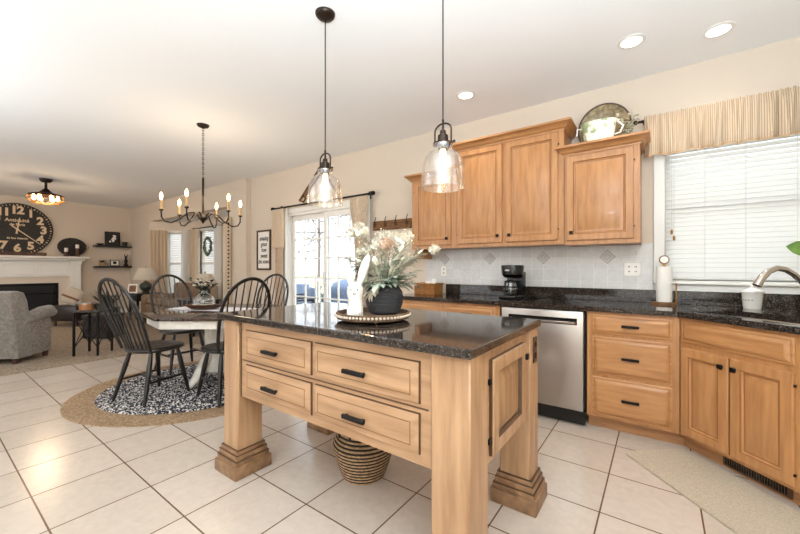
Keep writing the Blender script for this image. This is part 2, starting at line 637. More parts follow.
SD0, SD1, SDZ = -4.92, -3.20, 2.08    # sliding door
KW0, KW1, KWZ0, KWZ1 = .035, 1.02, 1.10, 2.28   # kitchen window
w = M()
w.box(XJ, SD0, YB, YB + .14, 0, ZC)
w.box(SD0, SD1, YB, YB + .14, SDZ, ZC)
w.box(SD1, KW0, YB, YB + .14, 0, ZC)
w.box(KW0, KW1, YB, YB + .14, 0, KWZ0)
w.box(KW0, KW1, YB, YB + .14, KWZ1, ZC)
w.box(KW1, XR + .12, YB, YB + .14, 0, ZC)
structure(w, 'wall_back', WALL)
# living-room back wall with the bay opening
B0, B1, BZ = -10.25, -6.5, 2.36
BD = .65
w = M()
w.box(XL, B0, YL, YL + .14, 0, ZC)
w.box(B0, B1, YL, YL + .14, BZ, ZC)
w.box(B1, XJ, YL, YB + .14, 0, ZC)
structure(w, 'wall_living', WALL)
# bay: two angled walls and a centre wall, each with a window
yb = YL + BD


def bay_wall(p, q, wa, wb, z0, z1, name, wname):
    """wall from p to q with an opening between fractions wa, wb"""
    p, q = Vector((*p, 0)), Vector((*q, 0))
    d = q - p
    L = d.length
    ang = math.degrees(math.atan2(d.y, d.x))
    T = TR(*p) @ RZ(ang)
    m = M(T)
    a, b = wa * L, wb * L
    m.box(-.02, a, 0, .12, 0, BZ + .1)
    m.box(b, L + .02, 0, .12, 0, BZ + .1)
    m.box(a, b, 0, .12, 0, z0)
    m.box(a, b, 0, .12, z1, BZ + .1)
    structure(m, name, WALL)
    fr = M(T)
    for x0, x1, zz0, zz1 in ((a - .06, a, z0 - .06, z1 + .06), (b, b + .06, z0 - .06, z1 + .06), (a, b, z1, z1 + .06), (a, b, z0 - .06, z0)):
        fr.box(x0, x1, -.02, .05, zz0, zz1)
    fr.box(a, b, .03, .06, (z0 + z1) / 2 - .02, (z0 + z1) / 2 + .02)
    wo = structure(fr, wname, WHITE)
    M(T).box(a, b, .06, .066, z0, z1).build('window_pane', PANE, wo)
    bl = M(T)
    n = int((z1 - z0) / .045)
    for k in range(n):
        z = z0 + .02 + k * .045
        bl.box(a + .01, b - .01, -.024, .024, -.0012, .0012, xf=TR(0, .03, z) @ RX(58))
    return T, a, b, L, bl


T, a, b, L, bl = bay_wall((B0, YL), (B0 + BD, yb), .46, .92, .55, 2.08, 'wall_bay_left', 'window_1')
o = tag(bl.build('window_blind', BLIND, smooth=0), 'white slatted blind in the angled left bay window', 'blind')
T2, a2, b2, L2, bl = bay_wall((B0 + BD, yb), (B1 - BD, yb), .22, .62, .55, 2.1, 'wall_bay_middle', 'window_2')
o = tag(bl.build('window_blind', BLIND, smooth=0), 'white slatted blind behind the wreath in the middle bay window', 'blind')
T3, a3, b3, L3, bl = bay_wall((B1 - BD, yb), (B1, YL), .2, .8, .55, 2.08, 'wall_bay_right', 'window_3')
structure(M().prism([(B0, YL + .13), (B1, YL + .13), (B1 - BD, yb + .1), (B0 + BD, yb + .1)], BZ, BZ + .1), 'ceiling_bay', CEIL)
structure(M().box(XL - .12, XL, YF - .12, YL + .14, 0, ZC), 'wall_fireplace', WALL)
structure(M().box(XR, XR + .12, YF - .12, YB + .14, 0, ZC), 'wall_right', WALL)
structure(M().box(XL - .12, XR + .12, YF - .12, YF, 0, ZC), 'wall_front', WALL)
bb = M()
bb.box(XJ, SD0 - .08, YB - .015, YB, 0, .11, bev=.004)
bb.box(SD1 + .08, -2.3, YB - .015, YB, 0, .11, bev=.004)
structure(bb, 'baseboard_back', WHITE)
bb = M()
bb.box(B1, XJ, YL - .015, YL, .012, .12, bev=.004)
bb.box(XL, B0, YL - .015, YL, .012, .12, bev=.004)
structure(bb, 'baseboard_living', WHITE)
structure(M().box(XL, XL + .015, 2.5, YL, .012, .12, bev=.004), 'baseboard_fireplace', WHITE)
# granite-topped splash tiles
sp = M()
sp.box(-2.25, -.045, YB - .008, YB, 1.02, 1.406)
structure(sp, 'backsplash', SPLASH)
acc = M()
for cx in (-.045 - .108 * k for k in (3, 8, 13, 18)):
    cz = 1.406 - .108 * 1.5 - .0 + .054
    for h, yy, mi in ((.062, .0095, 1), (.056, .0125, 0), (.03, .0135, 1), (.026, .0155, 0)):
        acc.add([(cx - h, YB - yy, cz), (cx, YB - yy, cz - h), (cx + h, YB - yy, cz), (cx, YB - yy, cz + h),
                 (cx - h, YB - .004, cz), (cx, YB - .004, cz - h), (cx + h, YB - .004, cz), (cx, YB - .004, cz + h)],
                [(0, 1, 2, 3), (0, 4, 5, 1), (1, 5, 6, 2), (2, 6, 7, 3), (3, 7, 4, 0)], mi)
structure(acc, 'trim_1', [SPLASHPLAIN, GROUT], smooth=0)

# kitchen window: casing, sashes, panes
w = M()
for x0, x1, z0, z1 in ((KW0 - .075, KW0, KWZ0 - .07, KWZ1 + .1), (KW1, KW1 + .1, KWZ0 - .07, KWZ1 + .1), (KW0, KW1, KWZ1, KWZ1 + .1)):
    w.box(x0, x1, YB - .02, YB, z0, z1, bev=.005)
w.box(KW0 - .075, KW1 + .1, YB - .05, YB + .08, KWZ0 - .03, KWZ0, bev=.006)
w.box(KW0 - .075, KW1 + .1, YB - .018, YB, 1.015, KWZ0 - .03, bev=.004)
for x0, x1 in ((KW0, KW0 + .035), (KW1 - .035, KW1)):
    w.box(x0, x1, YB + .05, YB + .12, KWZ0, KWZ1)
zm = 1.69
for z0, z1 in ((KWZ0, KWZ0 + .05), (KWZ1 - .05, KWZ1), (zm - .03, zm + .03)):
    w.box(KW0, KW1, YB + .06, YB + .12, z0, z1)
wo = structure(w, 'window_4', WHITE)
M().box(KW0, KW1, YB + .09, YB + .095, KWZ0, KWZ1).build('window_pane', PANE, wo)
t = thing('window_blind', 'wide white slatted blind over the kitchen sink window', 'blind', (KW0, YB + .03, KWZ0))
M().box(KW0 + .005, KW1 - .005, YB + .005, YB + .05, KWZ1 - .05, KWZ1 - .005, bev=.004).build('head_rail', WHITE, t)
m = M()
for k in range(30):
    z = KWZ0 + .05 + k * .0365
    m.box(KW0 + .008, KW1 - .008, -.025, .025, -.0015, .0015, xf=TR(0, YB + .03, z) @ RX(52))
m.build('slats', BLIND, t, smooth=0)
M().box(KW0 + .008, KW1 - .008, YB + .01, YB + .05, KWZ0 + .008, KWZ0 + .03, bev=.004).build('bottom_rail', BLIND, t)
for x in (KW0 + .25, KW0 + .48, KW0 + .74):
    m = M()
    m.tube([(x, YB - .002, KWZ0 + .02), (x, YB - .002, KWZ1 - .04)], .0018, 5)
    m.build('ladder_cord', WHITE, t)
m = M()
for dx, z in ((.045, 1.47), (.06, 1.42)):
    m.tube([(KW0 + dx, YB - .006, z + .04), (KW0 + dx, YB - .006, KWZ1 - .04)], .0015, 5, 1)
    m.lathe([(.004, .04), (.009, .03), (.008, .005), (.004, 0)], (KW0 + dx, YB - .006, z), 8, 0)
m.build('pull_cord', [BRASS, WHITE], t)

# sliding door
d = M()
for x0, x1, z0, z1 in ((SD0 - .07, SD0, 0, SDZ + .07), (SD1, SD1 + .07, 0, SDZ + .07), (SD0, SD1, SDZ, SDZ + .07)):
    d.box(x0, x1, YB - .02, YB, z0, z1, bev=.004)
for x0, x1, z0, z1 in ((SD0, SD0 + .04, .03, SDZ), (SD1 - .04, SD1, .03, SDZ), (SD0, SD1, SDZ - .04, SDZ), (SD0, SD1, -.0, .03)):
    d.box(x0, x1, YB, YB + .14, z0, z1)
do = structure(d, 'door_1', WHITE)
SM = -4.03


def slider_panel(x0, x1, y, name):
    f = M()
    for a0, a1, z0, z1 in ((x0, x0 + .065, .03, SDZ - .04), (x1 - .065, x1, .03, SDZ - .04), (x0 + .065, x1 - .065, SDZ - .12, SDZ - .04), (x0 + .065, x1 - .065, .03, .13)):
        f.box(a0, a1, y, y + .04, z0, z1, bev=.004)
    fo = f.build(name, WHITE, do)
    g0, g1, h0, h1 = x0 + .065, x1 - .065, .13, SDZ - .12
    M().box(g0, g1, y + .02, y + .024, h0, h1).build('glass_pane', PANE, fo)
    mu = M()
    for k in (1, 2):
        x = g0 + (g1 - g0) * k / 3
        mu.box(x - .009, x + .009, y + .008, y + .034, h0, h1)
    for k in range(1, 6):
        z = h0 + (h1 - h0) * k / 6
        mu.box(g0, g1, y + .007, y + .035, z - .009, z + .009)
    mu.build('muntin_grid', WHITE, fo)
    return fo


slider_panel(SD0 + .04, SM + .03, YB + .08, 'fixed_panel')
sl = slider_panel(SM - .04, SD1 - .04, YB + .03, 'sliding_panel')
M().box(SM - .02, SM + .005, YB - .01, YB + .03, .95, 1.15, bev=.006).build('door_handle', WHITE, sl)

# ------------------------------------------------------------------ outdoors seen through the glass
structure(M().box(-14, 0, YB + .14, 8.2, -.22, -.12), 'deck', DECKM)
structure(M().box(-80, 40, 8.2, 70, -.9, -.8), 'ground', GRASS)
t = thing('deck_railing', 'white deck railing beyond the sliding glass door', 'railing', (-8, 8.0, -.12))
for z in (-.02, .78):
    M().box(-13, -2.5, 7.97, 8.03, z, z + .06).build('rail', WHITE, t)
for k in range(60):
    x = -12.9 + k * .157
    M().box(x, x + .035, 7.985, 8.015, .04, .78).build('baluster', WHITE, t)
t = thing('covered_grill', 'grill under a blue grey cover on the deck outside', 'grill', (-6.1, 6.2, -.12))
m = M()
m.box(-6.7, -5.5, 5.9, 6.5, -.1, .6, bev=.08, seg=2)
m.build('cover_skirt', COVERM, t)
m = M()
m.lathe([(.0, .0), (.33, .0), (.33, .12), (.27, .26), (.14, .34), (0, .36)], (-6.1, 6.2, .57), 20, sx=1.35, cap=False)
m.build('cover_hood', COVERM, t)


def patio_chair(x, y, rz, label):
    t = thing('patio_chair', label, 'chair', (x, y, -.12), rz, 'patio chairs on the deck')
    local(t).box(-.3, .3, -.3, .3, .3, .42, bev=.03).build('seat_cushion', COVERM, t)
    local(t).box(-.3, .3, -.34, -.24, .42, .85, bev=.03).build('back_cushion', COVERM, t)
    for sx in (-1, 1):
        m = local(t)
        m.box(sx * .34 - .03, sx * .34 + .03, -.3, .3, .55, .59)
        m.build('armrest', BLACKM, t)
        for sy in (-1, 1):
            local(t).box(sx * .34 - .02, sx * .34 + .02, sy * .28 - .02, sy * .28 + .02, 0, .55).build('leg', BLACKM, t)
    return t


patio_chair(-7.0, 5.5, 150, 'blue cushioned patio chair nearer the left edge of the glass door')
patio_chair(-8.6, 6.6, 190, 'blue cushioned patio chair farther out by the deck railing')


def tree(x, y, h, seed, label):
    rnd = random.Random(seed)
    t = thing('bare_tree', label, 'tree', (x, y, -.85), 0, 'bare trees beyond the deck')
    tr, br = M(), M()
    tr.tube([(x, y, -.85), (x + .1, y, h * .4), (x + .05, y, h * .75), (x + .2, y, h)], [.09, .07, .05, .02], 7)

    def grow(p, d, l, r, dep):
        q = p + d * l
        br.tube([p, (p + q) / 2 + Vector((rnd.uniform(-.1, .1), rnd.uniform(-.1, .1), .05)) * l, q], [r, r * .8, r * .5], 5, cap=False)
        if dep:
            for _ in range(4):
                nd = (d + Vector((rnd.uniform(-.8, .8), rnd.uniform(-.8, .8), rnd.uniform(-.3, .6)))).normalized()
                grow(p + (q - p) * rnd.uniform(.4, 1), nd, l * .6, r * .5, dep - 1)
    for k in range(9):
        a = rnd.uniform(0, 2 * PI)
        z = h * rnd.uniform(.25, .9)
        grow(Vector((x + .08, y, z)), Vector((math.cos(a), math.sin(a), rnd.uniform(.2, .8))).normalized(), h * .28, .04, 3)
    tr.build('trunk', BARK, t)
    br.build('branches', BARK, t)


tree(-19.5, 14.5, 6.2, 1, 'bare pale tree behind the left half of the glass door')
tree(-14.0, 12.2, 5.6, 2, 'bare pale tree behind the middle of the glass door')
tree(-16.0, 19.0, 6.8, 5, 'bare pale tree behind the right half of the glass door')


def bush(x, y, r, seed, label):
    rnd = random.Random(seed)
    m = M()
    for k in range(700):
        a, b, q = rnd.uniform(0, 2 * PI), math.acos(rnd.uniform(-.3, 1)), r * rnd.uniform(.75, 1.05)
        c = Vector((x + q * 1.3 * math.sin(b) * math.cos(a), y + q * math.sin(b) * math.sin(a), -.5 + q * math.cos(b)))
        d = Vector((rnd.uniform(-1, 1), rnd.uniform(-1, 1), rnd.uniform(-1, 1))).normalized()
        e = d.orthogonal().normalized()
        s = r * .07
        m.add([c - d * s, c + e * s * .5, c + d * s, c - e * s * .5], [(0, 1, 2, 3)])
    m.ball((x, y, -.5), r * 1.0, r * .75, r * .75, 0, 14, 9)
    tag(m.build('shrub', BUSH, smooth=0), label, 'shrub', 'shrubs beyond the deck')


bush(-17.8, 11.0, 1.1, 3, 'pale shrub beyond the deck railing on the left')
bush(-11.6, 10.4, .95, 4, 'pale shrub beyond the deck railing in the middle')
bush(-8.6, 10.8, 1.2, 6, 'pale shrub beyond the deck railing on the right')

# ------------------------------------------------------------------ cabinetry helpers
DOORP = [(0, 0), (0, -.016), (.005, -.02), (.05, -.02), (.056, -.011), (.066, -.011), (.092, -.018)]


def rdoor(m, x0, x1, z0, z1, xf=None, fw=.052):
    p = [(0, 0), (0, -.015), (.005, -.02), (fw, -.02), (fw + .004, -.012), (fw + .012, -.006), (fw + .018, -.005), (fw + .045, -.019)]
    m.rings(x0, x1, z0, z1, p, [0, 0, 0, 1, 0, 1, 0, 0], xf)


def rdrawer(m, x0, x1, z0, z1, xf=None):
    p = [(0, 0), (0, -.007), (.004, -.010), (.014, -.010), (.016, -.007), (.034, -.021), (.038, -.021)]
    m.rings(x0, x1, z0, z1, p, [0, 0, 0, 1, 0, 0, 0], xf)


def pull(m, cx, cz, w=.1, y=-.02):
    m.box(cx - w / 2, cx + w / 2, y - .026, y - .012, cz - .009, cz + .009, bev=.002)
    for s in (-1, 1):
        m.box(cx + s * w * .38 - .005, cx + s * w * .38 + .005, y - .014, y, cz - .006, cz + .006)


def knob(m, cx, cz, y=-.02):
    m.box(cx - .014, cx + .014, y - .026, y - .012, cz - .014, cz + .014, bev=.003)
    m.cyl((cx, y, cz), (cx, y - .014, cz), .006, 8)


def hinge(m, x, z, y=-.004):
    m.box(x - .004, x + .004, y - .012, y, z - .006, z + .006)


def crown(m, x0, x1, yf, yw, z, h=.075, out=.065):
    """crown moulding around front and both sides of a cabinet; yf = cabinet face, yw = wall"""
    prof = [(0, 0), (.006, 0), (.008, .012), (.018, .016), (.03, .03), (.046, .05), (.052, .052), (out, .058), (out, h), (0, h)]
    vs, fs = [], []
    for o, dz in prof:
        vs += [(x0 - o, yw, z + dz), (x0 - o, yf - o, z + dz), (x1 + o, yf - o, z + dz), (x1 + o, yw, z + dz)]
    n = len(prof)
    for i in range(n):
        j = (i + 1) % n
        for k in range(3):
            fs.append((i * 4 + k, i * 4 + k + 1, j * 4 + k + 1, j * 4 + k))
    fs.append([i * 4 for i in range(n)])
    fs.append([i * 4 + 3 for i in range(n)][::-1])
    m.add(vs, fs, 0)
    m.box(x0, x1, yf, yw, z + h - .02, z + h - .006)


# ------------------------------------------------------------------ base cabinets on the back wall
YC = 3.0


def base_carcass(t, x0, x1, name='cabinet_body'):
    m = M()
    m.box(x0, x1, YC, 3.6, .1, .879)
    o = m.build(name, WV, t)
    M().box(x0, x1, YC + .075, YC + .09, 0, .1).build('toe_kick', TOEK, t)
    return o


t = thing('base_cabinet', 'wooden base cabinet at the left end of the counter under the wicker basket', 'cabinet', (-1.68, YC, 0))
base_carcass(t, -2.24, -1.115)
for x0, x1 in ((-2.2, -1.70), (-1.675, -1.155)):
    m = M(TR(0, YC, 0)); rdrawer(m, x0, x1, .715, .856)
    dr = m.build('drawer', [WH, WG], t)
    m = M(TR(0, YC, 0)); pull(m, (x0 + x1) / 2, .785, .11)
    m.build('pull', BLACKM, dr)
    m = M(TR(0, YC, 0)); rdoor(m, x0, x1, .12, .68)
    dr = m.build('door', [WV, WG], t)
    m = M(TR(0, YC, 0)); knob(m, x1 - .05 if x0 < -2 else x0 + .05, .62)
    m.build('knob', BLACKM, dr)

t = thing('dishwasher', 'stainless steel dishwasher between the wooden base cabinets', 'dishwasher', (-.78, YC, 0))
M().box(-1.10, -.45, YC + .02, 3.58, .1, .872).build('tub_housing', BLACKP, t)
m = M()
m.box(-1.092, -.462, YC - .022, YC + .02, .115, .868, bev=.006, seg=2)
dd = m.build('door', STEEL, t)
m = M()
m.box(-1.03, -.505, YC - .027, YC - .0215, .765, .815, bev=.002)
m.build('handle_recess', BLACKP, dd)
m = M()
m.box(-1.02, -.515, YC - .05, YC - .035, .772, .79, bev=.004)
m.box(-1.02, -1.0, YC - .04, YC - .02, .772, .79)
m.box(-.535, -.515, YC - .04, YC - .02, .772, .79)
m.build('bar_handle', STEEL, dd)
M().box(-1.095, -.455, YC - .005, YC + .02, .012, .112, bev=.003).build('kick_plate', BLACKP, t)

t = thing('drawer_cabinet', 'wooden base cabinet of three drawers to the right of the dishwasher', 'cabinet', (-.16, YC, 0))
m = M()
m.prism([(-.44, YC), (.108, YC), (.108, 3.6), (-.44, 3.6)], .1, .879)
m.build('cabinet_body', WV, t)
M().box(-.44, .1405, YC + .075, YC + .09, 0, .1).build('toe_kick', TOEK, t)
for z0, z1 in ((.715, .856), (.415, .695), (.118, .396)):
    m = M(TR(0, YC, 0)); rdrawer(m, -.405, .07, z0, z1)
    dr = m.build('drawer', [WH, WG], t)
    m = M(TR(0, YC, 0)); pull(m, -.165, (z0 + z1) / 2, .105)
    m.build('pull', BLACKM, dr)

# diagonal sink cabinet
DX = thing('sink_cabinet', 'angled wooden corner sink cabinet with two doors and a floor register', 'cabinet', (.11, YC, 0), -45)
m = M()
m.prism([(.112, 2.998), (.577, 2.533), (1.19, 2.533), (1.19, 3.6), (.112, 3.6)], .1, .66)
m.prism([(.112, 2.998), (.577, 2.533), (.612, 2.568), (.147, 3.033)], .66, .879)
m.build('cabinet_body', WV, DX)
m = local(DX)
m.box(-.03, .69, .075, .09, 0, .1)
m.build('toe_kick', TOEK, DX)
m = local(DX); rdrawer(m, .02, .612, .715, .856)
m.build('false_drawer_front', [WH, WG], DX)
for x0, x1, kx in ((.02, .312, .282), (.322, .614, .352)):
    m = local(DX); rdoor(m, x0, x1, .12, .682)
    dr = m.build('door', [WV, WG], DX)
    m = local(DX); knob(m, kx, .625)
    m.build('knob', BLACKM, dr)
m = local(DX)
for z in (.18, .62):
    hinge(m, .616, z)
m.build('hinge', BLACKM, DX)
m = local(DX)
m.box(.215, .555, .066, .076, .012, .092, bev=.003)
rg = m.build('floor_register', REGISTER, DX)
m = local(DX)
for k in range(24):
    x = .232 + k * .0128
    m.box(x, x + .0075, .0645, .0665, .026, .08)
m.build('louvre_slots', BLACKP, rg)

# granite counter with the sink cut-out
t = thing('granite_countertop', 'dark speckled granite counter along the kitchen wall', 'countertop', (-.8, 3.3, .879))


def diag(s, q):
    c = math.sqrt(.5)
    return (.11 + s * c + q * c, YC - s * c + q * c)


o0, o1, o2, o3, o4 = (.098, 2.97), (.56, 2.508), (1.205, 2.508), (1.205, 3.61), (.098, 3.61)
p0, p1 = (-2.27, 2.97), (-2.27, 3.61)
S0, S1, Q0, Q1 = .04, .62, .06, .40
h0, h1, h2, h3 = diag(S0, Q0), diag(S1, Q0), diag(S1, Q1), diag(S0, Q1)
loop = [p0, o0, o1, o2, o3, o4, p1]
m = M()
tops = [(p0, o0, o4, p1), (o0, o1, h1, h0), (o1, o2, h2, h1), (o2, o3, h2), (o3, o4, h3, h2), (o4, o0, h0, h3)]
ZT, ZB, ch = .914, .879, .006
for f in tops:
    m.add([(x, y, ZT) for x, y in f], [range(len(f))])
    m.add([(x, y, ZB) for x, y in f], [list(range(len(f)))[::-1]])
lp = [p0, o0, o1, o2, o3, o4, p1]
for A, B in ((p1, p0), (p0, o0), (o0, o1), (o1, o2), (o2, o3), (o3, o4), (o4, p1)):
    m.add([(*A, ZB), (*B, ZB), (*B, ZT), (*A, ZT)], [(0, 1, 2, 3)])
for A, B in ((h0, h1), (h1, h2), (h2, h3), (h3, h0)):
    m.add([(*A, ZB), (*B, ZB), (*B, ZT), (*A, ZT)], [(3, 2, 1, 0)])
m.build('counter_slab', GRANITE, t, smooth=0)
M().box(-1.97, 1.205, YB - .022, YB - .001, .9145, 1.018, bev=.003).build('granite_backsplash', GRANITE, t)
t = thing('kitchen_sink', 'stainless steel sink bowl sunk into the corner counter', 'sink', (.56, 2.98, .67), -45)
m = M()
g = [diag(S0 - .005, Q0 - .005), diag(S1 + .005, Q0 - .005), diag(S1 + .005, Q1 + .005), diag(S0 - .005, Q1 + .005)]
gi = [diag(S0 + .02, Q0 + .02), diag(S1 - .02, Q0 + .02), diag(S1 - .02, Q1 - .02), diag(S0 + .02, Q1 - .02)]
vs = [(*p, .878) for p in g] + [(*p, .69) for p in gi]
m.add(vs, [(0, 4, 5, 1), (1, 5, 6, 2), (2, 6, 7, 3), (3, 7, 4, 0), (4, 7, 6, 5)])
m.build('basin', STEEL, t)
c = diag(.33, .24)
M().lathe([(.045, 0), (.045, .004), (.03, .002)], (*c, .691), 16).build('drain', STEELD, t)
# faucet
t = thing('kitchen_faucet', 'brushed metal gooseneck faucet arching over the sink', 'faucet', (.745, 3.235, .914))
m = M()
m.lathe([(.032, 0), (.032, .012), (.024, .02), (.02, .06), (.018, .12)], (.745, 3.235, .914), 18)
m.build('body', CHROME, t)
bx, by = .745, 3.235
path = [(bx - .26 * u, by - .165 * u, z) for u, z in ((0, 1.0), (.01, 1.04), (.07, 1.085), (.18, 1.125), (.31, 1.162), (.46, 1.190), (.62, 1.200), (.78, 1.18), (.91, 1.14), (1.0, 1.092))]
m = M()
m.tube(path, [.016, .016, .016, .016, .0165, .017, .018, .02, .022, .024], 14)
m.build('spout', CHROME, t)
M().tube([(bx, by, 1.0), (bx + .03, by - .04, 1.04), (bx + .06, by - .08, 1.05)], [.01, .008, .007], 8).build('lever', CHROME, t)

# ------------------------------------------------------------------ upper cabinets
YU = 3.29


def upper(x0, x1, z0, z1, doors, label, cx0=None, cx1=None, crown_z=None):
    t = thing('wall_cabinet', label, 'cabinet', ((x0 + x1) / 2, YB, z0))
    m = M()
    m.box(x0, x1, YU, YB, z0, z1)
    m.build('cabinet_body', WV, t)
    for a, b, kx in doors:
        m = M(TR(0, YU, 0)); rdoor(m, a, b, z0 + .035, z1 - .065)
        dr = m.build('door', [WV, WG], t)
        m = M(TR(0, YU, 0)); knob(m, kx, z0 + .10)
        m.build('knob', BLACKM, dr)
        m = M(TR(0, YU, 0))
        hx = b + .004 if kx < (a + b) / 2 else a - .004
        for z in (z0 + .13, z1 - .17):
            hinge(m, hx, z)
        m.build('hinge', BLACKM, dr)
    m = M()
    crown(m, x0, x1, YU, YB, z1 - .055)
    m.build('crown_moulding', WH, t)
    return t


upper(-2.225, -1.70, 1.405, 2.20, [(-2.185, -1.735, -1.775)], 'short wooden wall cabinet at the left end, nearest the glass door')
upper(-1.70, -.66, 1.405, 2.435, [(-1.66, -1.195, -1.235), (-1.163, -.705, -1.123)], 'tall two-door wooden wall cabinet in the middle of the run')
upper(-.655, -.12, 1.395, 2.205, [(-.637, -.16, -.597)], 'short single-door wooden wall cabinet beside the sink window')
t = tag(M().box(-2.215, -2.15, 3.32, YB - .009, 1.3, 1.4049, bev=.012).build('wooden_bracket', WV), 'small wooden bracket under the left end of the wall cabinets', 'bracket')

# ------------------------------------------------------------------ island
IX0, IX1, IY0, IY1 = -2.11, -.515, 1.11, 1.94
t = thing('kitchen_island', 'glazed wooden kitchen island with granite top and four square legs', 'kitchen island', (-1.32, 1.52, 0))
m = M()
m.box(-2.145, -.502, 1.083, 1.95, .896, .931, bev=.005, seg=2)
m.build('granite_top', GRANITE, t, smooth=0)


def island_leg(x0, x1, y0, y1):
    m = M()
    m.box(x0, x1, y0, y1, .1, .895, bev=.006)
    o = m.build('leg', IV, t)
    m = M()
    for e, z0, z1 in ((.012, .125, .15), (.02, .095, .128), (.028, .07, .098), (.038, 0, .072)):
        m.box(x0 - e, x1 + e, y0 - e, y1 + e, z0, z1, bev=.006, seg=2)
    m.build('leg_base', IB, o)
    m = M()
    for e, z in ((.0135, .1495), (.022, .126), (.03, .096)):
        m.box(x0 - e + .003, x1 + e - .003, y0 - e + .003, y1 + e - .003, z, z + .003)
    m.build('glaze_line', IG, o)


for x0, x1 in ((-2.11, -1.955), (-.67, -.515)):
    island_leg(x0, x1, 1.11, 1.268)
    island_leg(x0, x1, 1.80, 1.94)
m = M()
m.box(-1.955, -.67, 1.13, 1.15, .46, .895)      # face frame
m.box(-1.955, -.67, 1.15, 1.92, .46, .475)
m.box(-1.955, -.67, 1.90, 1.92, .46, .895)
m.box(-2.09, -2.07, 1.268, 1.80, .445, .895)
m.box(-.555, -.535, 1.268, 1.80, .445, .895)
m.build('body_panels', IH, t)
m = M()
m.box(-1.957, -1.949, 1.126, 1.1305, .46, .895)
m.box(-.676, -.668, 1.126, 1.1305, .46, .895)
m.box(-1.94, -.69, 1.1275, 1.1305, .67, .676)
m.build('glaze_groove', IG, t)
TF = TR(0, 1.13, 0)


def idrawer(m, x0, x1, z0, z1, xf=None):
    p = [(0, 0), (0, -.006), (.003, -.010), (.009, -.010), (.032, -.021), (.033, -.019), (.0355, -.019), (.037, -.021), (.04, -.021)]
    m.rings(x0, x1, z0, z1, p, [1, 1, 0, 0, 2, 2, 2, 0, 0], xf)


for (x0, x1) in ((-1.895, -1.335), (-1.31, -.725)):
    for z0, z1 in ((.69, .85), (.5, .655)):
        m = M(TF); idrawer(m, x0, x1, z0, z1)
        dr = m.build('drawer', [IH, IG, IG2], t)
        m = M(TF); pull(m, (x0 + x1) / 2 - .02, (z0 + z1) / 2 - .01, .125)
        m.build('pull', BLACKM, dr)
# end door (faces +X)
TE = TR(-.535, 0, 0) @ RZ(90)


def idoor(m, x0, x1, z0, z1):
    fw = .055
    p = [(0, 0), (0, -.014), (.006, -.02), (fw, -.02), (fw + .005, -.007), (fw + .014, -.005), (fw + .05, -.019), (fw + .053, -.019)]
    m.rings(x0, x1, z0, z1, p, [1, 0, 0, 1, 1, 2, 2, 2])


m = M(TE); idoor(m, 1.325, 1.725, .47, .845)
dr = m.build('door', [IV, IG, IPAN], t)
m = M(TE); knob(m, 1.742, .775, -.004)
m.build('knob', BLACKM, dr)
m = M(TE)
for z in (.53, .76):
    m.box(1.308, 1.326, -.012, -.001, z - .012, z + .012, bev=.002)
m.build('hinge', BLACKM, dr)
m = M(TR(-.515, 0, 0) @ RZ(90))
m.box(1.845, 1.90, -.006, .002, .72, .85, bev=.002)
op = m.build('outlet_cover', mat('dark_outlet_cover', (62, 40, 28), .4), t)
m = M(TR(-.515, 0, 0) @ RZ(90))
for z in (.757, .813):
    m.lathe([(.015, 0), (.015, .003)], (0, 0, 0), 14, xf=TR(1.8725, -.006, z) @ RX(90))
m.build('socket', BLACKP, op)

# ------------------------------------------------------------------ island-top things
TC = (-1.205, 1.42)
ZI = .931
t = thing('serving_tray', 'round weathered beaded wooden tray on the island', 'tray', (*TC, ZI))
m = M()
m.lathe([(.0, .012), (.178, .012), (.186, .014), (.192, .042), (.186, .044), (.178, .022), (0, .022)], (*TC, ZI), 40, cap=False)
tr = m.build('tray_body', TRAYW, t)
m = M()
for k in range(64):
    a = 2 * PI * k / 64
    m.ball((TC[0] + .192 * math.cos(a), TC[1] + .192 * math.sin(a), ZI + .03), .0072, m=0, n=7, rings=5)
m.build('bead_trim', BEAD, t)
for a in (45, 135, 225, 315):
    m = M()
    m.ball((TC[0] + .15 * math.cos(math.radians(a)), TC[1] + .15 * math.sin(math.radians(a)), ZI + .0065), .0095, rz=.0065, n=8, rings=6)
    m.build('foot', TRAYW, t)

BX, BY = -1.225, 1.305
ZTR = ZI + .0225
t = thing('bunny_figurine', 'white weathered rabbit figurine standing at the front of the round tray', 'figurine', (BX, BY, ZTR), 36)
m = local(t)
m.lathe([(.0, 0), (.036, 0), (.041, .01), (.04, .05), (.034, .085), (.036, .1), (.041, .125), (.038, .15), (.026, .17), (.0, .178)], (0, 0, 0), 20, cap=False, sy=.85)
body = m.build('body', BUNNYM, t)
for s, lean, h in ((-1, -.028, .12), (1, .05, .155)):
    m = local(t)
    pts = [(s * .017 + lean * u, .0, .158 + h * u) for u in (0, .15, .35, .6, .85, 1)]
    m.tube(pts, [.006, .008, .0105, .0115, .009, .003], 12, flat=1.9)
    m.build('ear', BUNNYM, t)
m = local(t)
m.ball((0, -.034, .126), .009, .008, .007, n=8, rings=6)
m.build('nose', BUNNYM, t)
m = local(t)
for s in (-1, 1):
    m.ball((s * .016, -.032, .14), .0038, n=8, rings=6)
    m.tube([(0, -.0425, .12), (s * .005, -.0405, .114), (s * .012, -.037, .116)], .001, 5)
m.build('painted_face', INK, t)
for s in (-1, 1):
    m = local(t)
    m.ball((s * .021, -.022, .026), .017, .018, .024, n=10, rings=7)
    m.build('paw', BUNNYM, t)

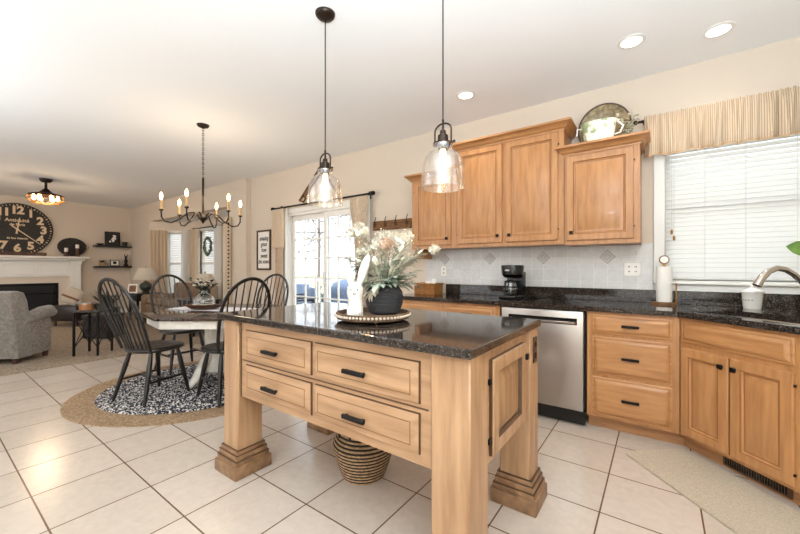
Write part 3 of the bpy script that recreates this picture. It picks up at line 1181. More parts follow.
VX, VY = -1.21, 1.52
t = thing('flower_arrangement', 'dark ribbed stone vase of ivory flowers and sage leaves on the round tray', 'flower arrangement', (VX, VY, ZTR))
prof = [(0, 0), (.07, 0), (.082, .012), (.098, .05), (.103, .085), (.098, .12), (.078, .15), (.062, .162), (.066, .172), (.058, .172), (.05, .16), (0, .15)]
pp = []
for i, (r, z) in enumerate(prof):
    pp.append((r, z))
pr2 = []
import bisect
for k in range(41):
    z = .012 + k * (.15 - .012) / 40
    for i in range(len(prof) - 1):
        if prof[i][1] <= z <= prof[i + 1][1] and i >= 1:
            u = (z - prof[i][1]) / max(1e-6, prof[i + 1][1] - prof[i][1])
            r = prof[i][0] + u * (prof[i + 1][0] - prof[i][0])
            pr2.append((r + .0016 * math.sin(k * 2.1), z))
            break
M().lathe([(0, 0), (.07, 0)] + pr2 + prof[6:], (VX, VY, ZTR), 36, cap=False).build('vase', VASEM, t)
VT = ZTR + .165


def leaf(m, base, tip, w, mi=0, curl=.15, up=Vector((0, 0, 1))):
    base, tip = Vector(base), Vector(tip)
    d = tip - base
    L = d.length
    d.normalize()
    s = d.cross(up)
    if s.length < 1e-3:
        s = d.cross(Vector((1, 0, 0)))
    s.normalize()
    n = s.cross(d)
    st = [(0, .12), (.2, .75), (.45, 1), (.7, .8), (.88, .4), (1, 0.02)]
    vs, fs = [], []
    for u, ww in st:
        c = base + d * L * u - n * curl * L * u * u
        vs += [c - s * w * ww + n * w * ww * .25, c, c + s * w * ww + n * w * ww * .25]
    for i in range(len(st) - 1):
        for k in (0, 1):
            a = i * 3 + k
            fs.append((a, a + 1, a + 4, a + 3))
    m.add(vs, fs, mi)


RV = Vector((math.cos(math.radians(36)), math.sin(math.radians(36)), 0))   # left-right of the bouquet's widest spread
FV = Vector((-RV.y, RV.x, 0))
rnd = random.Random(11)


def bpt(l, dd, z):
    return Vector((VX, VY, 0)) + RV * l + FV * dd + Vector((0, 0, z))


# pompom blooms: (sideways, depth, z, radius)
for l, dd, z, r in ((-.17, .0, 1.39, .036), (-.115, -.06, 1.385, .040), (-.15, .1, 1.43, .035), (-.03, -.08, 1.32, .044), (.055, .02, 1.36, .042), (.095, -.03, 1.345, .045),
                    (.125, .05, 1.37, .04), (.27, -.02, 1.295, .034), (-.12, .02, 1.29, .034), (.0, .06, 1.38, .036)):
    c = bpt(l, dd, z)
    b0 = bpt(l * .12, dd * .1, VT - .03)
    mid = bpt(l * .5, dd * .5, VT + (z - VT) * .65)
    m = M()
    m.tube([b0, mid, c], [.002, .002, .0016], 5)
    st = m.build('flower_stem', STEMG, t)
    m = M()
    m.ball(c, r * .55, n=10, rings=7)
    for k in range(70):
        zz = 1 - 2 * (k + .5) / 70
        a = k * 2.39996
        q = math.sqrt(max(0, 1 - zz * zz))
        dr_ = Vector((q * math.cos(a), q * math.sin(a), zz))
        leaf(m, c + dr_ * r * .45, c + (dr_ + Vector((rnd.uniform(-.25, .25), rnd.uniform(-.25, .25), .15))) * r * .98, r * .26, 0, .1, up=dr_.orthogonal())
    m.build('bloom', PETAL, st)
# one pinkish round bloom in the middle
c = bpt(.015, -.1, 1.325)
m = M()
for k in range(60):
    zz = 1 - 2 * (k + .5) / 60
    a = k * 2.39996
    q = math.sqrt(max(0, 1 - zz * zz))
    dr_ = Vector((q * math.cos(a), q * math.sin(a), zz))
    leaf(m, c + dr_ * .015, c + dr_ * .042, .013, 0, .1, up=dr_.orthogonal())
m.ball(c, .024, n=10, rings=7)
m.build('bloom', mat('blush_petal', (226, 196, 172), .8), t)['label'] = 'blush pink round bloom'
# pale feathery sprays
for l, dd, z, l2, z2 in ((-.06, -.1, 1.2, -.2, 1.25), (.06, -.1, 1.2, .19, 1.27), (-.03, -.1, 1.15, -.15, 1.12), (.1, -.06, 1.2, .16, 1.24), (-.05, .05, 1.2, -.22, 1.2), (.0, -.11, 1.14, -.075, 1.06), (-.04, -.1, 1.2, -.1, 1.28), (.04, -.08, 1.2, .1, 1.3)):
    p, q = bpt(l * .4, dd * .6, VT), bpt(l2, dd, z2)
    m = M()
    m.tube([p, bpt(l, dd, z), q], [.002, .002, .001], 5)
    pts = [p.lerp(bpt(l, dd, z), u) for u in (.5, .75)] + [bpt(l, dd, z).lerp(q, u) for u in (0, .15, .3, .45, .6, .75, .9)]
    dr_ = (q - bpt(l, dd, z)).normalized()
    for c in pts:
        for k in range(6):
            e = (dr_ * 1.1 + Vector((rnd.uniform(-.6, .6), rnd.uniform(-.6, .6), rnd.uniform(-.4, .8)))).normalized()
            leaf(m, c, c + e * rnd.uniform(.035, .06), .011, 0, .2)
    m.build('feathery_spray', PETAL, t)
# sage leaf sprigs
for k in range(30):
    a = rnd.uniform(0, 2 * PI)
    e = rnd.uniform(.08, 1.1)
    ln = rnd.uniform(.09, .19)
    d0 = Vector((math.cos(a) * math.cos(e), math.sin(a) * math.cos(e), math.sin(e)))
    b0 = Vector((VX, VY, VT - .02))
    m = M()
    tip = b0 + d0 * ln
    m.tube([b0, b0 + d0 * ln * .5 + Vector((0, 0, .015)), tip], .0018, 5)
    for j in range(7):
        u = .35 + .65 * j / 6
        c = b0.lerp(tip, u)
        dv = (d0 + Vector((rnd.uniform(-1, 1), rnd.uniform(-1, 1), rnd.uniform(-.7, .5)))).normalized()
        leaf(m, c, c + dv * rnd.uniform(.05, .085), .018, 0, .25)
    m.build('leaf_sprig', SAGE, t)
# taller upright sprigs filling the middle of the bouquet
for k in range(20):
    a = rnd.uniform(0, 2 * PI)
    e = rnd.uniform(.75, 1.4)
    ln = rnd.uniform(.17, .27)
    d0 = Vector((math.cos(a) * math.cos(e), math.sin(a) * math.cos(e), math.sin(e)))
    b0 = Vector((VX, VY, VT - .02))
    tip = b0 + d0 * ln
    m = M()
    m.tube([b0, b0.lerp(tip, .5), tip], .0016, 5)
    for j in range(12):
        c = b0.lerp(tip, .3 + .7 * j / 11)
        dv = (d0 * .7 + Vector((rnd.uniform(-1, 1), rnd.uniform(-1, 1), rnd.uniform(-.4, .6)))).normalized()
        leaf(m, c, c + dv * rnd.uniform(.03, .05), .009, 0, .2)
    m.build('leaf_sprig' if k % 2 else 'feathery_spray', SAGE if k % 2 else PETAL, t)
# fine baby's-breath like twigs
for k in range(16):
    a = rnd.uniform(0, 2 * PI)
    l, dd, z = rnd.uniform(-.2, .2), rnd.uniform(-.12, .12), rnd.uniform(1.22, 1.42)
    if k in (0, 1):
        l, z = (.14, 1.44) if k == 0 else (.1, 1.4)
    m = M()
    b0, q = Vector((VX, VY, VT - .02)), bpt(l, dd, z)
    m.tube([b0, b0.lerp(q, .5) + Vector((0, 0, .02)), q], [.0014, .0012, .0008], 4)
    for j in range(14):
        c = b0.lerp(q, rnd.uniform(.45, 1)) + Vector((rnd.uniform(-.02, .02), rnd.uniform(-.02, .02), rnd.uniform(-.02, .02)))
        m.ball(c, .0045, n=5, rings=4, m=1)
    m.build('airy_twig', [STEMG, PETAL], t)

# ------------------------------------------------------------------ basket under the island
t = thing('seagrass_basket', 'round dark and tan striped seagrass basket on the tiles under the island', 'basket', (-1.40, 1.565, 0))
m = M()
n = 28
for k in range(n):
    z = .007 + k * .0098
    u = k / (n - 1)
    r = .12 + .052 * math.sin(min(1, u * 1.25) * PI / 2) - (.035 * max(0, u - .7) / .3)
    pts = [(-1.40 + r * math.cos(a), 1.565 + r * math.sin(a), z) for a in [2 * PI * j / 40 for j in range(40)]]
    m.tube(pts, .0062, 6, 1 if k % 2 else 0, closed=True)
m.lathe([(0, .004), (.118, .004), (.118, .01), (0, .01)], (-1.40, 1.565, 0), 24, cap=False)
m.build('coiled_body', [SEAGRASS, SEADARK], t)
m = M()
for s in (-1, 1):
    m.tube([(-1.41 + s * .04, 1.42, .25), (-1.41 + s * .04, 1.418, .275), (-1.41 + s * .01, 1.418, .287)], .007, 6)
m.tube([(-1.45, 1.418, .275), (-1.41, 1.418, .29), (-1.37, 1.418, .275)], .007, 6)
m.build('handle', SEADARK, t)

# ------------------------------------------------------------------ counter things
t = thing('coffee_maker', 'black drip coffee maker with glass carafe on the granite counter', 'coffee maker', (-1.12, 3.36, .914), -8)
m = local(t)
m.box(-.085, .085, -.13, .11, 0, .035, bev=.012, seg=2)
base = m.build('base', BLACKP, t)
m = local(t); m.box(-.08, .08, .03, .11, .035, .25, bev=.012, seg=2)
m.build('water_tank', BLACKP, t)
m = local(t)
m.lathe([(.085, .215), (.098, .225), (.104, .3), (.1, .312), (0, .316)], (0, -.01, 0), 28, cap=False)
m.lathe([(0, .195), (.055, .195), (.08, .215)], (0, -.04, 0), 24, cap=False)
top = m.build('brew_head', BLACKP, t)
m = local(t); m.box(-.022, .022, -.118, -.112, .258, .272, bev=.001)
m.build('badge', STEEL, top)
m = local(t)
m.lathe([(0, 0), (.058, 0), (.068, .03), (.068, .07), (.05, .11), (.052, .125)], (0, -.055, .04), 26, cap=False)
cf = m.build('carafe', JARGL, t)
m = local(t)
m.lathe([(.0532, .105), (.0532, .122), (0, .13)], (0, -.055, .045), 20, cap=False)
m.tube([(0, -.105, .165), (0, -.15, .155), (0, -.15, .09), (0, -.125, .07)], .009, 8, flat=1.4)
m.lathe([(.0692, .063), (.0692, .078)], (0, -.055, .04), 26, cap=False)
m.build('carafe_handle', BLACKP, cf)
m = local(t)
m.lathe([(0, .001), (.056, .001), (.065, .03), (.065, .045), (0, .045)], (0, -.055, .041), 20, cap=False)
m.build('coffee', mat('coffee', (24, 12, 8), .1), cf)
m = local(t)
m.tube([(.05, .1, .02), (.14, .12, .01), (.2, .1, .006), (.26, .14, .006)], .004, 6)
m.build('power_cord', BLACKP, t)

t = thing('wicker_basket', 'rectangular brown wicker basket of papers at the left end of the counter', 'basket', (-2.07, 3.38, .914))
m = M()
for z in [.006 + .012 * k for k in range(9)]:
    e = .004 * math.sin(z * 100)
    x0, x1, y0, y1 = -2.19 - z * .05, -1.945 + z * .05, 3.30, 3.47
    m.tube([(x0, y0, .914 + z), (x1, y0, .914 + z), (x1, y1, .914 + z), (x0, y1, .914 + z)], .0068, 6, closed=True)
for k in range(12):
    x = -2.19 + .245 * k / 11
    m.box(x - .005, x + .005, 3.292, 3.30, .916, 1.02)
m.box(-2.185, -1.95, 3.305, 3.465, .915, .922)
m.build('woven_body', WICKER, t)
M().tube([(-2.2, 3.292, 1.025), (-1.935, 3.292, 1.025), (-1.935, 3.478, 1.025), (-2.2, 3.478, 1.025)], .01, 8, closed=True).build('rim', WICKER, t)
for i, (x, h, a, lb) in enumerate(((-2.08, .085, 8, 'taller white paper sticking up out of the wicker basket'), (-2.03, .11, -5, 'folded white card standing at the right in the wicker basket'))):
    m = M(TR(x, 3.39 + .03 * i, .99) @ RZ(a) @ RX(-8))
    m.box(-.03, .03, -.001, .001, -.06, h - .02)
    tag(m.build('paper_card', PAPER), lb, 'paper')


def outlet(cx, cz, wide, label, kind='outlet'):
    t = thing('wall_outlet', label, 'outlet', (cx, YB, cz))
    w2 = .036 if not wide else .06
    m = M(); m.box(cx - w2, cx + w2, YB - .0145, YB - .0085, cz - .058, cz + .058, bev=.003)
    m.build('cover_plate', CERAM, t)
    xs = (cx,) if not wide else (cx - .024, cx + .024)
    for x in xs:
        m = M()
        for dz in (-.02, .02):
            m.box(x - .007, x - .003, YB - .016, YB - .014, cz + dz - .006, cz + dz + .006)
            m.box(x + .003, x + .007, YB - .016, YB - .014, cz + dz - .006, cz + dz + .006)
        m.build('socket_slots', BLACKP, t)


outlet(-2.0, 1.165, False, 'single white outlet plate above the wicker basket')
outlet(-.185, 1.19, True, 'double white outlet plate on the tiles beside the window')

t = thing('paper_towel_holder', 'paper towel roll upright on a wooden holder beside the window', 'paper towel', (.03, 3.5, .914))
m = M(); m.lathe([(.0, 0), (.085, 0), (.085, .014), (.08, .018), (0, .018)], (.03, 3.5, .914), 28, cap=False)
m.build('base', RUSTIC, t)
m = M(); m.lathe([(.02, .02), (.05, .02), (.052, .03), (.052, .29), (.05, .298), (.02, .298)], (.03, 3.5, .914), 30, cap=False)
m.build('paper_roll', PAPER, t)
m = M(); m.cyl((.03, 3.5, .93), (.03, 3.5, 1.235), .01, 10)
m.build('centre_post', BRASS, t)
m = M()
m.lathe([(.0, -.006), (.034, -.006), (.034, .006), (0, .006)], (0, 0, 0), 24, cap=False, xf=TR(.03, 3.5, 1.265) @ RZ(10) @ RX(90))
fin = m.build('round_finial', RUSTIC, t)
m = M()
m.lathe([(.0, 0), (.027, 0), (.027, .001), (0, .001)], (0, 0, .006), 24, cap=False, xf=TR(.03, 3.5, 1.265) @ RZ(10) @ RX(90))
m.build('finial_face', CERAM, fin)
m = M(); m.cyl((.105, 3.47, .93), (.105, 3.47, 1.07), .005, 8)
m.ball((.105, 3.47, 1.075), .009, n=8, rings=6)
m.build('tension_arm', BRASS, t)

t = thing('soap_jar', 'white lidded ceramic jar on the counter behind the sink', 'jar', (.53, 3.5, .914))
m = M(); m.lathe([(0, 0), (.045, 0), (.048, .01), (.056, .1), (.058, .11)], (.53, 3.5, .914), 26, cap=False)
m.lathe([(0, .11), (.058, .11)], (.53, 3.5, .914), 26, cap=False)
m.build('jar_body', CERAM, t)
m = M(); m.lathe([(.064, .11), (.066, .118), (.06, .128), (.03, .138), (.012, .15), (.014, .158), (0, .165)], (.53, 3.5, .914), 26, cap=False)
m.build('lid', CERAM, t)
m = M()
for k in range(5):
    a = math.radians(225 + (k - 2) * 18)
    m.ball((.53 + .0535 * math.cos(a), 3.5 + .0535 * math.sin(a), .975), .006, .006, .003, n=7, rings=5)
m.build('painted_motif', mat('muted_ink', (120, 110, 104), .6), t)

t = thing('potted_plant', 'green leafy plant on the counter at the right end of the window', 'plant', (.84, 3.47, .914))
m = M(); m.lathe([(0, 0), (.05, 0), (.065, .1), (.06, .1), (.055, .09), (0, .09)], (.84, 3.47, .914), 22, cap=False)
m.build('pot', YELLOWV, t)
for i, (dx, dy, dz, ln) in enumerate(((-.07, -.06, .40, .1), (-.02, -.05, .4, .1), (.07, .02, .36, .09), (.06, -.07, .3, .09))):
    m = M()
    p = Vector((.84, 3.47, 1.0)); q = Vector((.84 + dx * .8, 3.47 + dy, .914 + dz))
    m.tube([p, p.lerp(q, .6) + Vector((0, 0, .03)), q], .003, 6)
    st = m.build('plant_stem', STEMG, t)
    m = M()
    leaf(m, q, q + Vector((dx, dy * .4, .02)).normalized() * ln * 1.15, .05, 0, .15, up=Vector((-.25, -1, .25)))
    m.build('leaf', GREEN, st)

# ------------------------------------------------------------------ valance over the sink window
t = thing('window_valance', 'gathered tan ticking stripe valance over the sink window', 'valance', (.5, 3.53, 2.41))
M().tube([(-.15, 3.55, 2.405), (1.12, 3.55, 2.405)], .011, 10).build('curtain_rod', BLACKM, t)
m = M(); m.lathe([(.018, 0), (.02, .01), (.012, .024), (0, .026)], (0, 0, 0), 12, cap=False, xf=TR(-.15, 3.55, 2.405) @ RY(-90))
m.box(-.11, -.098, 3.55, YB, 2.398, 2.412)
m.build('finial', BLACKM, t)


def val(u, v):
    x = -.10 + 1.2 * u
    ph = u * 9.5 + .25 * math.sin(u * 19) + .1 * math.sin(u * 41)
    gat = abs(math.sin(PI * ph)) ** .55                      # full flounces with tight creases between them
    amp = (.006 + .062 * v ** .8)
    hem = .305 + .028 * gat + .006 * math.sin(u * 70)
    rip = .006 * math.sin(u * 2 * PI * 38 + 2 * math.sin(u * 30)) * (1 - .6 * v)
    z = 2.432 - hem * v
    if v < .1:
        return (x, 3.532 + rip, z + .006 * math.sin(u * 2 * PI * 36) * (1 - v / .1))
    return (x + .02 * v * math.sin(2 * PI * ph), 3.532 - amp * gat + rip, z)


m = M(); m.sheet(val, 420, 14)
m.build('gathered_cloth', TICK, t, smooth=180)
m = M()
m.sheet(lambda u, v: (val(u, 1)[0], val(u, 1)[1] + .004, val(u, 1)[2] + .03 - .045 * v), 420, 2)
m.build('hem_band', mat('tan_hem', (206, 174, 138), .9), t, smooth=180)

# ------------------------------------------------------------------ on top of the right wall cabinet
t = thing('decorative_plate', 'large round patterned plate leaning on the wall above the cabinet', 'plate', (-.36, 3.56, 2.212))
TP = TR(-.385, 3.54, 2.405) @ RX(100)
m = M()
m.lathe([(0, 0), (.12, 0), (.15, .012), (.19, .03), (.196, .033), (.19, .037), (.148, .019), (.118, .006), (0, .006)], (0, 0, 0), 40, cap=False, xf=TP, m=[1 if i // 40 in (3, 4) else 0 for i in range(8 * 40)])
m.build('plate_disc', [PLATEP, FRAMEW], t)
m = M()
m.tube([(.196 * math.cos(a), .196 * math.sin(a), .034) for a in [2 * PI * k / 48 for k in range(48)]], .007, 6, closed=True)
for i in range(len(m.v)):
    m.v[i] = tuple(TP @ Vector(m.v[i]))
m.build('plate_rim', FRAMEW, t)
t = thing('vine_planter', 'cream oval planter painted with green vines in front of the plate', 'planter', (-.40, 3.38, 2.212))
m = M(); m.lathe([(0, 0), (.075, 0), (.095, .05), (.112, .17), (.118, .19), (.108, .19), (.1, .15), (0, .14)], (-.41, 3.38, 2.226), 28, cap=False, sx=1.15, sy=.55)
m.build('planter_body', VINEP, t)
m = M()
m.tube([(-.295, 3.38, 2.29), (-.255, 3.38, 2.30), (-.235, 3.38, 2.35), (-.275, 3.38, 2.395)], .007, 8)
m.tube([(-.53, 3.38, 2.38), (-.57, 3.38, 2.39), (-.575, 3.38, 2.33)], .007, 8)
m.build('handle', CERAM, t)
t = thing('ivy_sprig', 'small pale green ivy sprig trailing beside the painted planter', 'ivy', (-.24, 3.40, 2.224))
rnd = random.Random(5)
for k in range(7):
    m = M()
    b0 = Vector((-.24, 3.42, 2.226)); q = b0 + Vector((rnd.uniform(-.05, .12), rnd.uniform(-.06, .02), rnd.uniform(.12, .25)))
    m.tube([b0, b0.lerp(q, .5) + Vector((0, 0, .02)), q], .0018, 5, 1)
    for j in range(9):
        c = b0.lerp(q, rnd.uniform(.3, 1))
        dv = Vector((rnd.uniform(-1, 1), rnd.uniform(-1, .3), rnd.uniform(-.5, 1))).normalized()
        leaf(m, c, c + dv * .03, .012, 0, .2)
    m.build('trailing_stem', [SAGE if k % 2 else PETAL, STEMG], t)

# ------------------------------------------------------------------ pendants
def pendant(x, y, label):
    t = thing('pendant_light', label, 'pendant light', (x, y, ZC), 0, 'pendants over the island')
    L = lambda: local(t)
    m = L(); m.lathe([(0, -.03), (.02, -.03), (.05, -.024), (.06, -.012), (.062, 0), (0, 0)], (0, 0, 0), 28, cap=False)
    m.build('canopy', BRONZE, t)
    m = L(); m.cyl((0, 0, -.03), (0, 0, -.86), .0035, 8)
    m.build('cord', BLACKM, t)
    zt = -.97
    m = L()
    m.cyl((0, 0, zt + .11), (0, 0, zt + .05), .006, 8)
    m.lathe([(.0, .055), (.014, .055), (.016, .035), (.026, .03), (.028, -.01), (.024, -.02), (.024, -.04), (0, -.04)], (0, 0, zt), 20, cap=False)
    m.build('socket', BRONZE, t)
    m = L()
    pts = [(-.046, 0, zt - .015)] + [(-.046 * math.cos(PI * k / 10), 0, zt + .055 + .035 * math.sin(PI * k / 10)) for k in range(11)] + [(.046, 0, zt - .015)]
    m.tube(pts, .0045, 8)
    m.cyl((-.055, 0, zt - .01), (.06, 0, zt - .01), .004, 8)
    m.ball((.062, 0, zt - .01), .008, n=8, rings=6)
    m.lathe([(.02, -.012), (.048, -.013), (.049, -.008), (.02, -.006)], (0, 0, zt), 24, cap=False)
    m.build('yoke', BRONZE, t)
    prof = [(.047, -.014), (.047, -.044), (.055, -.05), (.075, -.063), (.092, -.085), (.101, -.115), (.106, -.155), (.108, -.2), (.108, -.232), (.1055, -.2), (.1035, -.155), (.0985, -.116), (.09, -.088), (.073, -.066), (.053, -.053), (.0445, -.046), (.0445, -.014)]
    m = L(); m.lathe(prof, (0, 0, zt), 40, cap=False)
    m.build('glass_shade', SHADEGL, t, smooth=80)
    m = L()
    m.tube([(.1068 * math.cos(a), .1068 * math.sin(a), zt - .23) for a in [2 * PI * k / 40 for k in range(40)]], .0022, 6, closed=True)
    m.build('shade_rim', glass('glass_rim', (.95, .95, .94), base=.25), t)
    m = L(); m.lathe([(.012, 0), (.014, -.02), (.016, -.04), (.019, -.065), (.017, -.1), (.009, -.125), (0, -.13)], (0, 0, zt - .04), 16, cap=False)
    m.build('bulb', BULB, t)
    point_light('bulb_light', (x, y, ZC + zt - .1), 5, (1, .78, .52), .025, t)
    return t


pendant(-1.70, 1.54, 'glass bell pendant lamp over the far left end of the island')
pendant(-.873, 1.566, 'glass bell pendant lamp over the near right end of the island')

# ------------------------------------------------------------------ recessed ceiling lights
for i, (x, y, lb) in enumerate(((-1.45, 3.03, 'round recessed ceiling light above the coffee maker, leftmost of three'), (-.16, 3.0, 'round recessed ceiling light in the middle of the three'),
                                (.32, 3.2, 'round recessed ceiling light nearest the sink window'))):
    t = thing('recessed_light', lb, 'ceiling light', (x, y, ZC), 0, 'recessed ceiling lights')
    m = local(t); m.lathe([(.062, -.001), (.064, -.007), (.088, -.004), (.088, 0)], (0, 0, 0), 30, cap=False)
    m.build('trim_ring', WHITE, t)
    m = local(t); m.lathe([(0, -.003), (.062, -.003)], (0, 0, 0), 30, cap=False)
    m.build('diffuser', BULBW, t)
    d = bpy.data.lights.new('downlight', 'SPOT')
    d.energy, d.spot_size, d.spot_blend, d.shadow_soft_size, d.color = 9, 2.3, .8, .06, (1, .93, .82)
    lo = bpy.data.objects.new('downlight', d)
    COL.objects.link(lo)
    lo.parent = t
    lo.location = (0, 0, -.02)

# ------------------------------------------------------------------ chandelier
CX, CY = -4.13, 1.936
t = thing('chandelier', 'six-candle bronze chandelier hanging over the dining table', 'chandelier', (CX, CY, ZC), 65)
m = local(t); m.lathe([(0, -.035), (.02, -.035), (.055, -.02), (.065, 0), (0, 0)], (0, 0, 0), 26, cap=False)
m.build('canopy', BRONZE, t)
m = local(t)
for k in range(20):
    z = -.04 - k * .027
    e = k % 2
    pts = [(.009 * math.cos(a) * (1 - e), .009 * math.cos(a) * e, z - .013 + .018 * math.sin(a)) for a in [2 * PI * j / 10 for j in range(10)]]
    m.tube(pts, .0028, 5, closed=True)
m.build('chain', BRONZE, t)
m = local(t); m.lathe([(.004, -.58), (.012, -.6), (.012, -.98), (.022, -1.0), (.05, -1.03), (.05, -1.05), (.02, -1.075), (.008, -1.1), (0, -1.105)], (0, 0, 0), 18, cap=False)
m.build('centre_column', BRONZE, t)
for k in range(6):
    a = math.radians(8 + 60 * k)
    ca, sa = math.cos(a), math.sin(a)
    P = lambda r, z: (r * ca, r * sa, z)
    m = local(t)
    m.tube([P(.03, -1.04), P(.09, -.985), P(.15, -1.0), P(.22, -1.07), P(.30, -1.115), P(.36, -1.105), P(.388, -1.06), P(.39, -.99)], .0075, 8)
    m.lathe([(.005, -1.0), (.02, -.99), (.022, -.98), (0, -.98)], (.39 * ca, .39 * sa, 0), 12, cap=False)
    ar = m.build('arm', BRONZE, t)
    m = local(t); m.cyl(P(.39, -.98), P(.39, -.88), .0115, 12)
    m.build('candle_sleeve', mat('gold_sleeve', (190, 150, 96), .5) if k == 0 else bpy.data.materials['gold_sleeve'], ar)
    m = local(t); m.lathe([(.008, 0), (.012, .015), (.0165, .035), (.013, .058), (.004, .078), (0, .08)], (.39 * ca, .39 * sa, -.88), 12, cap=False)
    m.build('bulb', BULB, ar)
point_light('bulb_light', (CX, CY, ZC - .78), 8, (1, .8, .55), .2, t)

# ------------------------------------------------------------------ ceiling fan-light
FX, FY = -8.92, 1.45
t = thing('ceiling_fan_light', 'caged bronze ceiling fixture with glowing bulbs over the living room', 'ceiling light', (FX, FY, ZC))
m = local(t); m.lathe([(0, -.06), (.06, -.06), (.085, -.03), (.09, 0), (0, 0)], (0, 0, 0), 24, cap=False)
m.build('canopy', BRONZE, t)
m = local(t); m.cyl((0, 0, -.06), (0, 0, -.2), .02, 12)
m.lathe([(.02, -.17), (.06, -.21), (.1, -.25), (.0, -.25)], (0, 0, 0), 20, cap=False)
m.build('down_rod', BRONZE, t)
m = local(t); m.lathe([(0, -.25), (.1, -.25), (.23, -.285), (.24, -.3), (.23, -.315), (.22, -.3), (.1, -.27), (0, -.27)], (0, 0, 0), 30, cap=False)
m.build('top_ring', BRONZE, t)
m = local(t)
for z, r in ((-.37, .25), (-.43, .19)):
    m.tube([(r * math.cos(a), r * math.sin(a), z) for a in [2 * PI * k / 40 for k in range(40)]], .009, 6, closed=True)
for k in range(12):
    a = 2 * PI * k / 12
    m.tube([(.235 * math.cos(a), .235 * math.sin(a), -.3), (.25 * math.cos(a), .25 * math.sin(a), -.37), (.19 * math.cos(a), .19 * math.sin(a), -.43), (.06 * math.cos(a), .06 * math.sin(a), -.45)], .005, 6)
m.build('wire_cage', BRASS, t)
for k in range(6):
    a = 2 * PI * k / 6 + .3
    m = local(t)
    m.lathe([(.014, .02), (.016, 0), (.028, -.03), (.03, -.05), (.018, -.075), (0, -.08)], (.155 * math.cos(a), .155 * math.sin(a), -.31), 12, cap=False)
    m.build('bulb', BULB, t)
point_light('bulb_light', (FX, FY, ZC - .37), 28, (1, .76, .5), .22, t)

# ------------------------------------------------------------------ glass-door surroundings
t = thing('curtain_rod', 'black curtain rod with ball finials above the sliding glass door', 'curtain rod', (-4.1, 3.53, 2.17))
M().tube([(-5.10, 3.53, 2.17), (-3.06, 3.53, 2.17)], .013, 10).build('rod', BLACKM, t)
for x, s in ((-5.10, -1), (-3.06, 1)):
    m = M()
    m.lathe([(.02, 0), (.022, .02), (.014, .03), (.026, .05), (.03, .065), (.022, .085), (0, .092)], (0, 0, 0), 14, cap=False, xf=TR(x, 3.53, 2.17) @ RY(90 * s))
    m.build('finial', BLACKM, t)
    m = M()
    m.box(x - s * .06 - .008, x - s * .06 + .008, 3.53, YB, 2.162, 2.178)
    m.box(x - s * .06 - .02, x - s * .06 + .02, YB - .01, YB, 2.12, 2.22)
    m.build('bracket', BLACKM, t)


def drape(name, label, x0, x1, z0, z1, y, folds, amp, material, gath=None, cat='curtain', parent=None, group=None):
    def fn(u, v):
        x = x0 + (x1 - x0) * u
        if gath:
            gx, gz, gw = gath
            z = z1 + (z0 - z1) * v
            k = max(0, min(1, (z1 - z) / (z1 - gz))) if z > gz else max(.55, 1 - (gz - z) * .6)
            k = k * k * (3 - 2 * k)
            x = x * (1 - k) + (gx + (u - .5) * gw) * k
        return (x, y + amp * math.sin(u * folds * 2 * PI) * (.5 + .5 * v) + .3 * amp * math.sin(u * folds * 5.1 + v * 3), z1 + (z0 - z1) * v)
    m = M()
    m.sheet(fn, folds * 10, 16)
    o = m.build(name, material, parent, smooth=180)
    if not parent:
        tag(o, label, cat, group)
    return o


t = thing('door_curtain', 'two-layer cream and taupe curtain at the left of the glass door', 'curtain', (-5.05, 3.53, .1))
drape('upper_layer', '', -5.15, -4.84, 1.53, 2.15, 3.51, 6, .022, CREAM, parent=t)
drape('lower_layer', '', -5.10, -4.9, .1, 1.56, 3.535, 5, .02, TANCUR, parent=t)
drape('side_lining', '', -4.86, -4.78, .1, 2.15, 3.545, 2, .015, SHEER, parent=t)
t = thing('door_curtain', 'beige curtain gathered back at the right of the glass door', 'curtain', (-3.25, 3.53, .1))
drape('panel', '', -3.40, -3.07, .1, 2.15, 3.52, 7, .022, mat('oatmeal_curtain', (214, 194, 170), .95, c2=(196, 174, 150), nscale=30), gath=(-3.22, 1.25, .15), parent=t)
m = M(); m.tube([(-3.22 + .095 * math.cos(a), 3.52 + .045 * math.sin(a), 1.25) for a in [2 * PI * k / 20 for k in range(20)]], .01, 6, closed=True)
m.build('tieback', TANCUR, t)
drape('side_lining', '', -3.12, -3.06, .1, 2.15, 3.545, 2, .012, SHEER, parent=t)

# wooden frame hung at an angle above the door
t = thing('wooden_wall_frame', 'carved brown wooden triangle hung on the wall above the glass door', 'wall decor', (-4.3, YB, 2.3))
A, B, C_ = Vector((-4.56, 3.6, 2.255)), Vector((-4.08, 3.6, 2.70)), Vector((-3.75, 3.6, 2.30))
m = M()
m.tube([A, B], .022, 6, flat=.6)
m.tube([B, C_], .022, 6, flat=.6)
m.tube([A + Vector((.1, 0, .03)), B + Vector((.02, 0, -.08))], .012, 6)
m.tube([A, A + Vector((.1, 0, -.03)), A + Vector((.14, 0, .02)), A + Vector((.1, 0, .06))], .014, 6)
m.build('carved_bars', RUSTIC, t)

# hook board
t = thing('hook_board', 'rustic wooden hook board on the wall between glass door and cabinets', 'hook board', (-2.77, YB, 1.76))
M().box(-3.06, -2.44, YB - .022, YB, 1.69, 1.81, bev=.003).build('board', RUSTIC, t)
for k in range(4):
    x = -3.0 + k * .168
    m = M()
    m.tube([(x, YB - .022, 1.77), (x, YB - .05, 1.765), (x, YB - .055, 1.80), (x, YB - .035, 1.85), (x, YB - .028, 1.86)], .005, 6)
    m.tube([(x, YB - .022, 1.75), (x, YB - .06, 1.735), (x, YB - .07, 1.77)], .005, 6)
    m.build('hook', BLACKM, t)

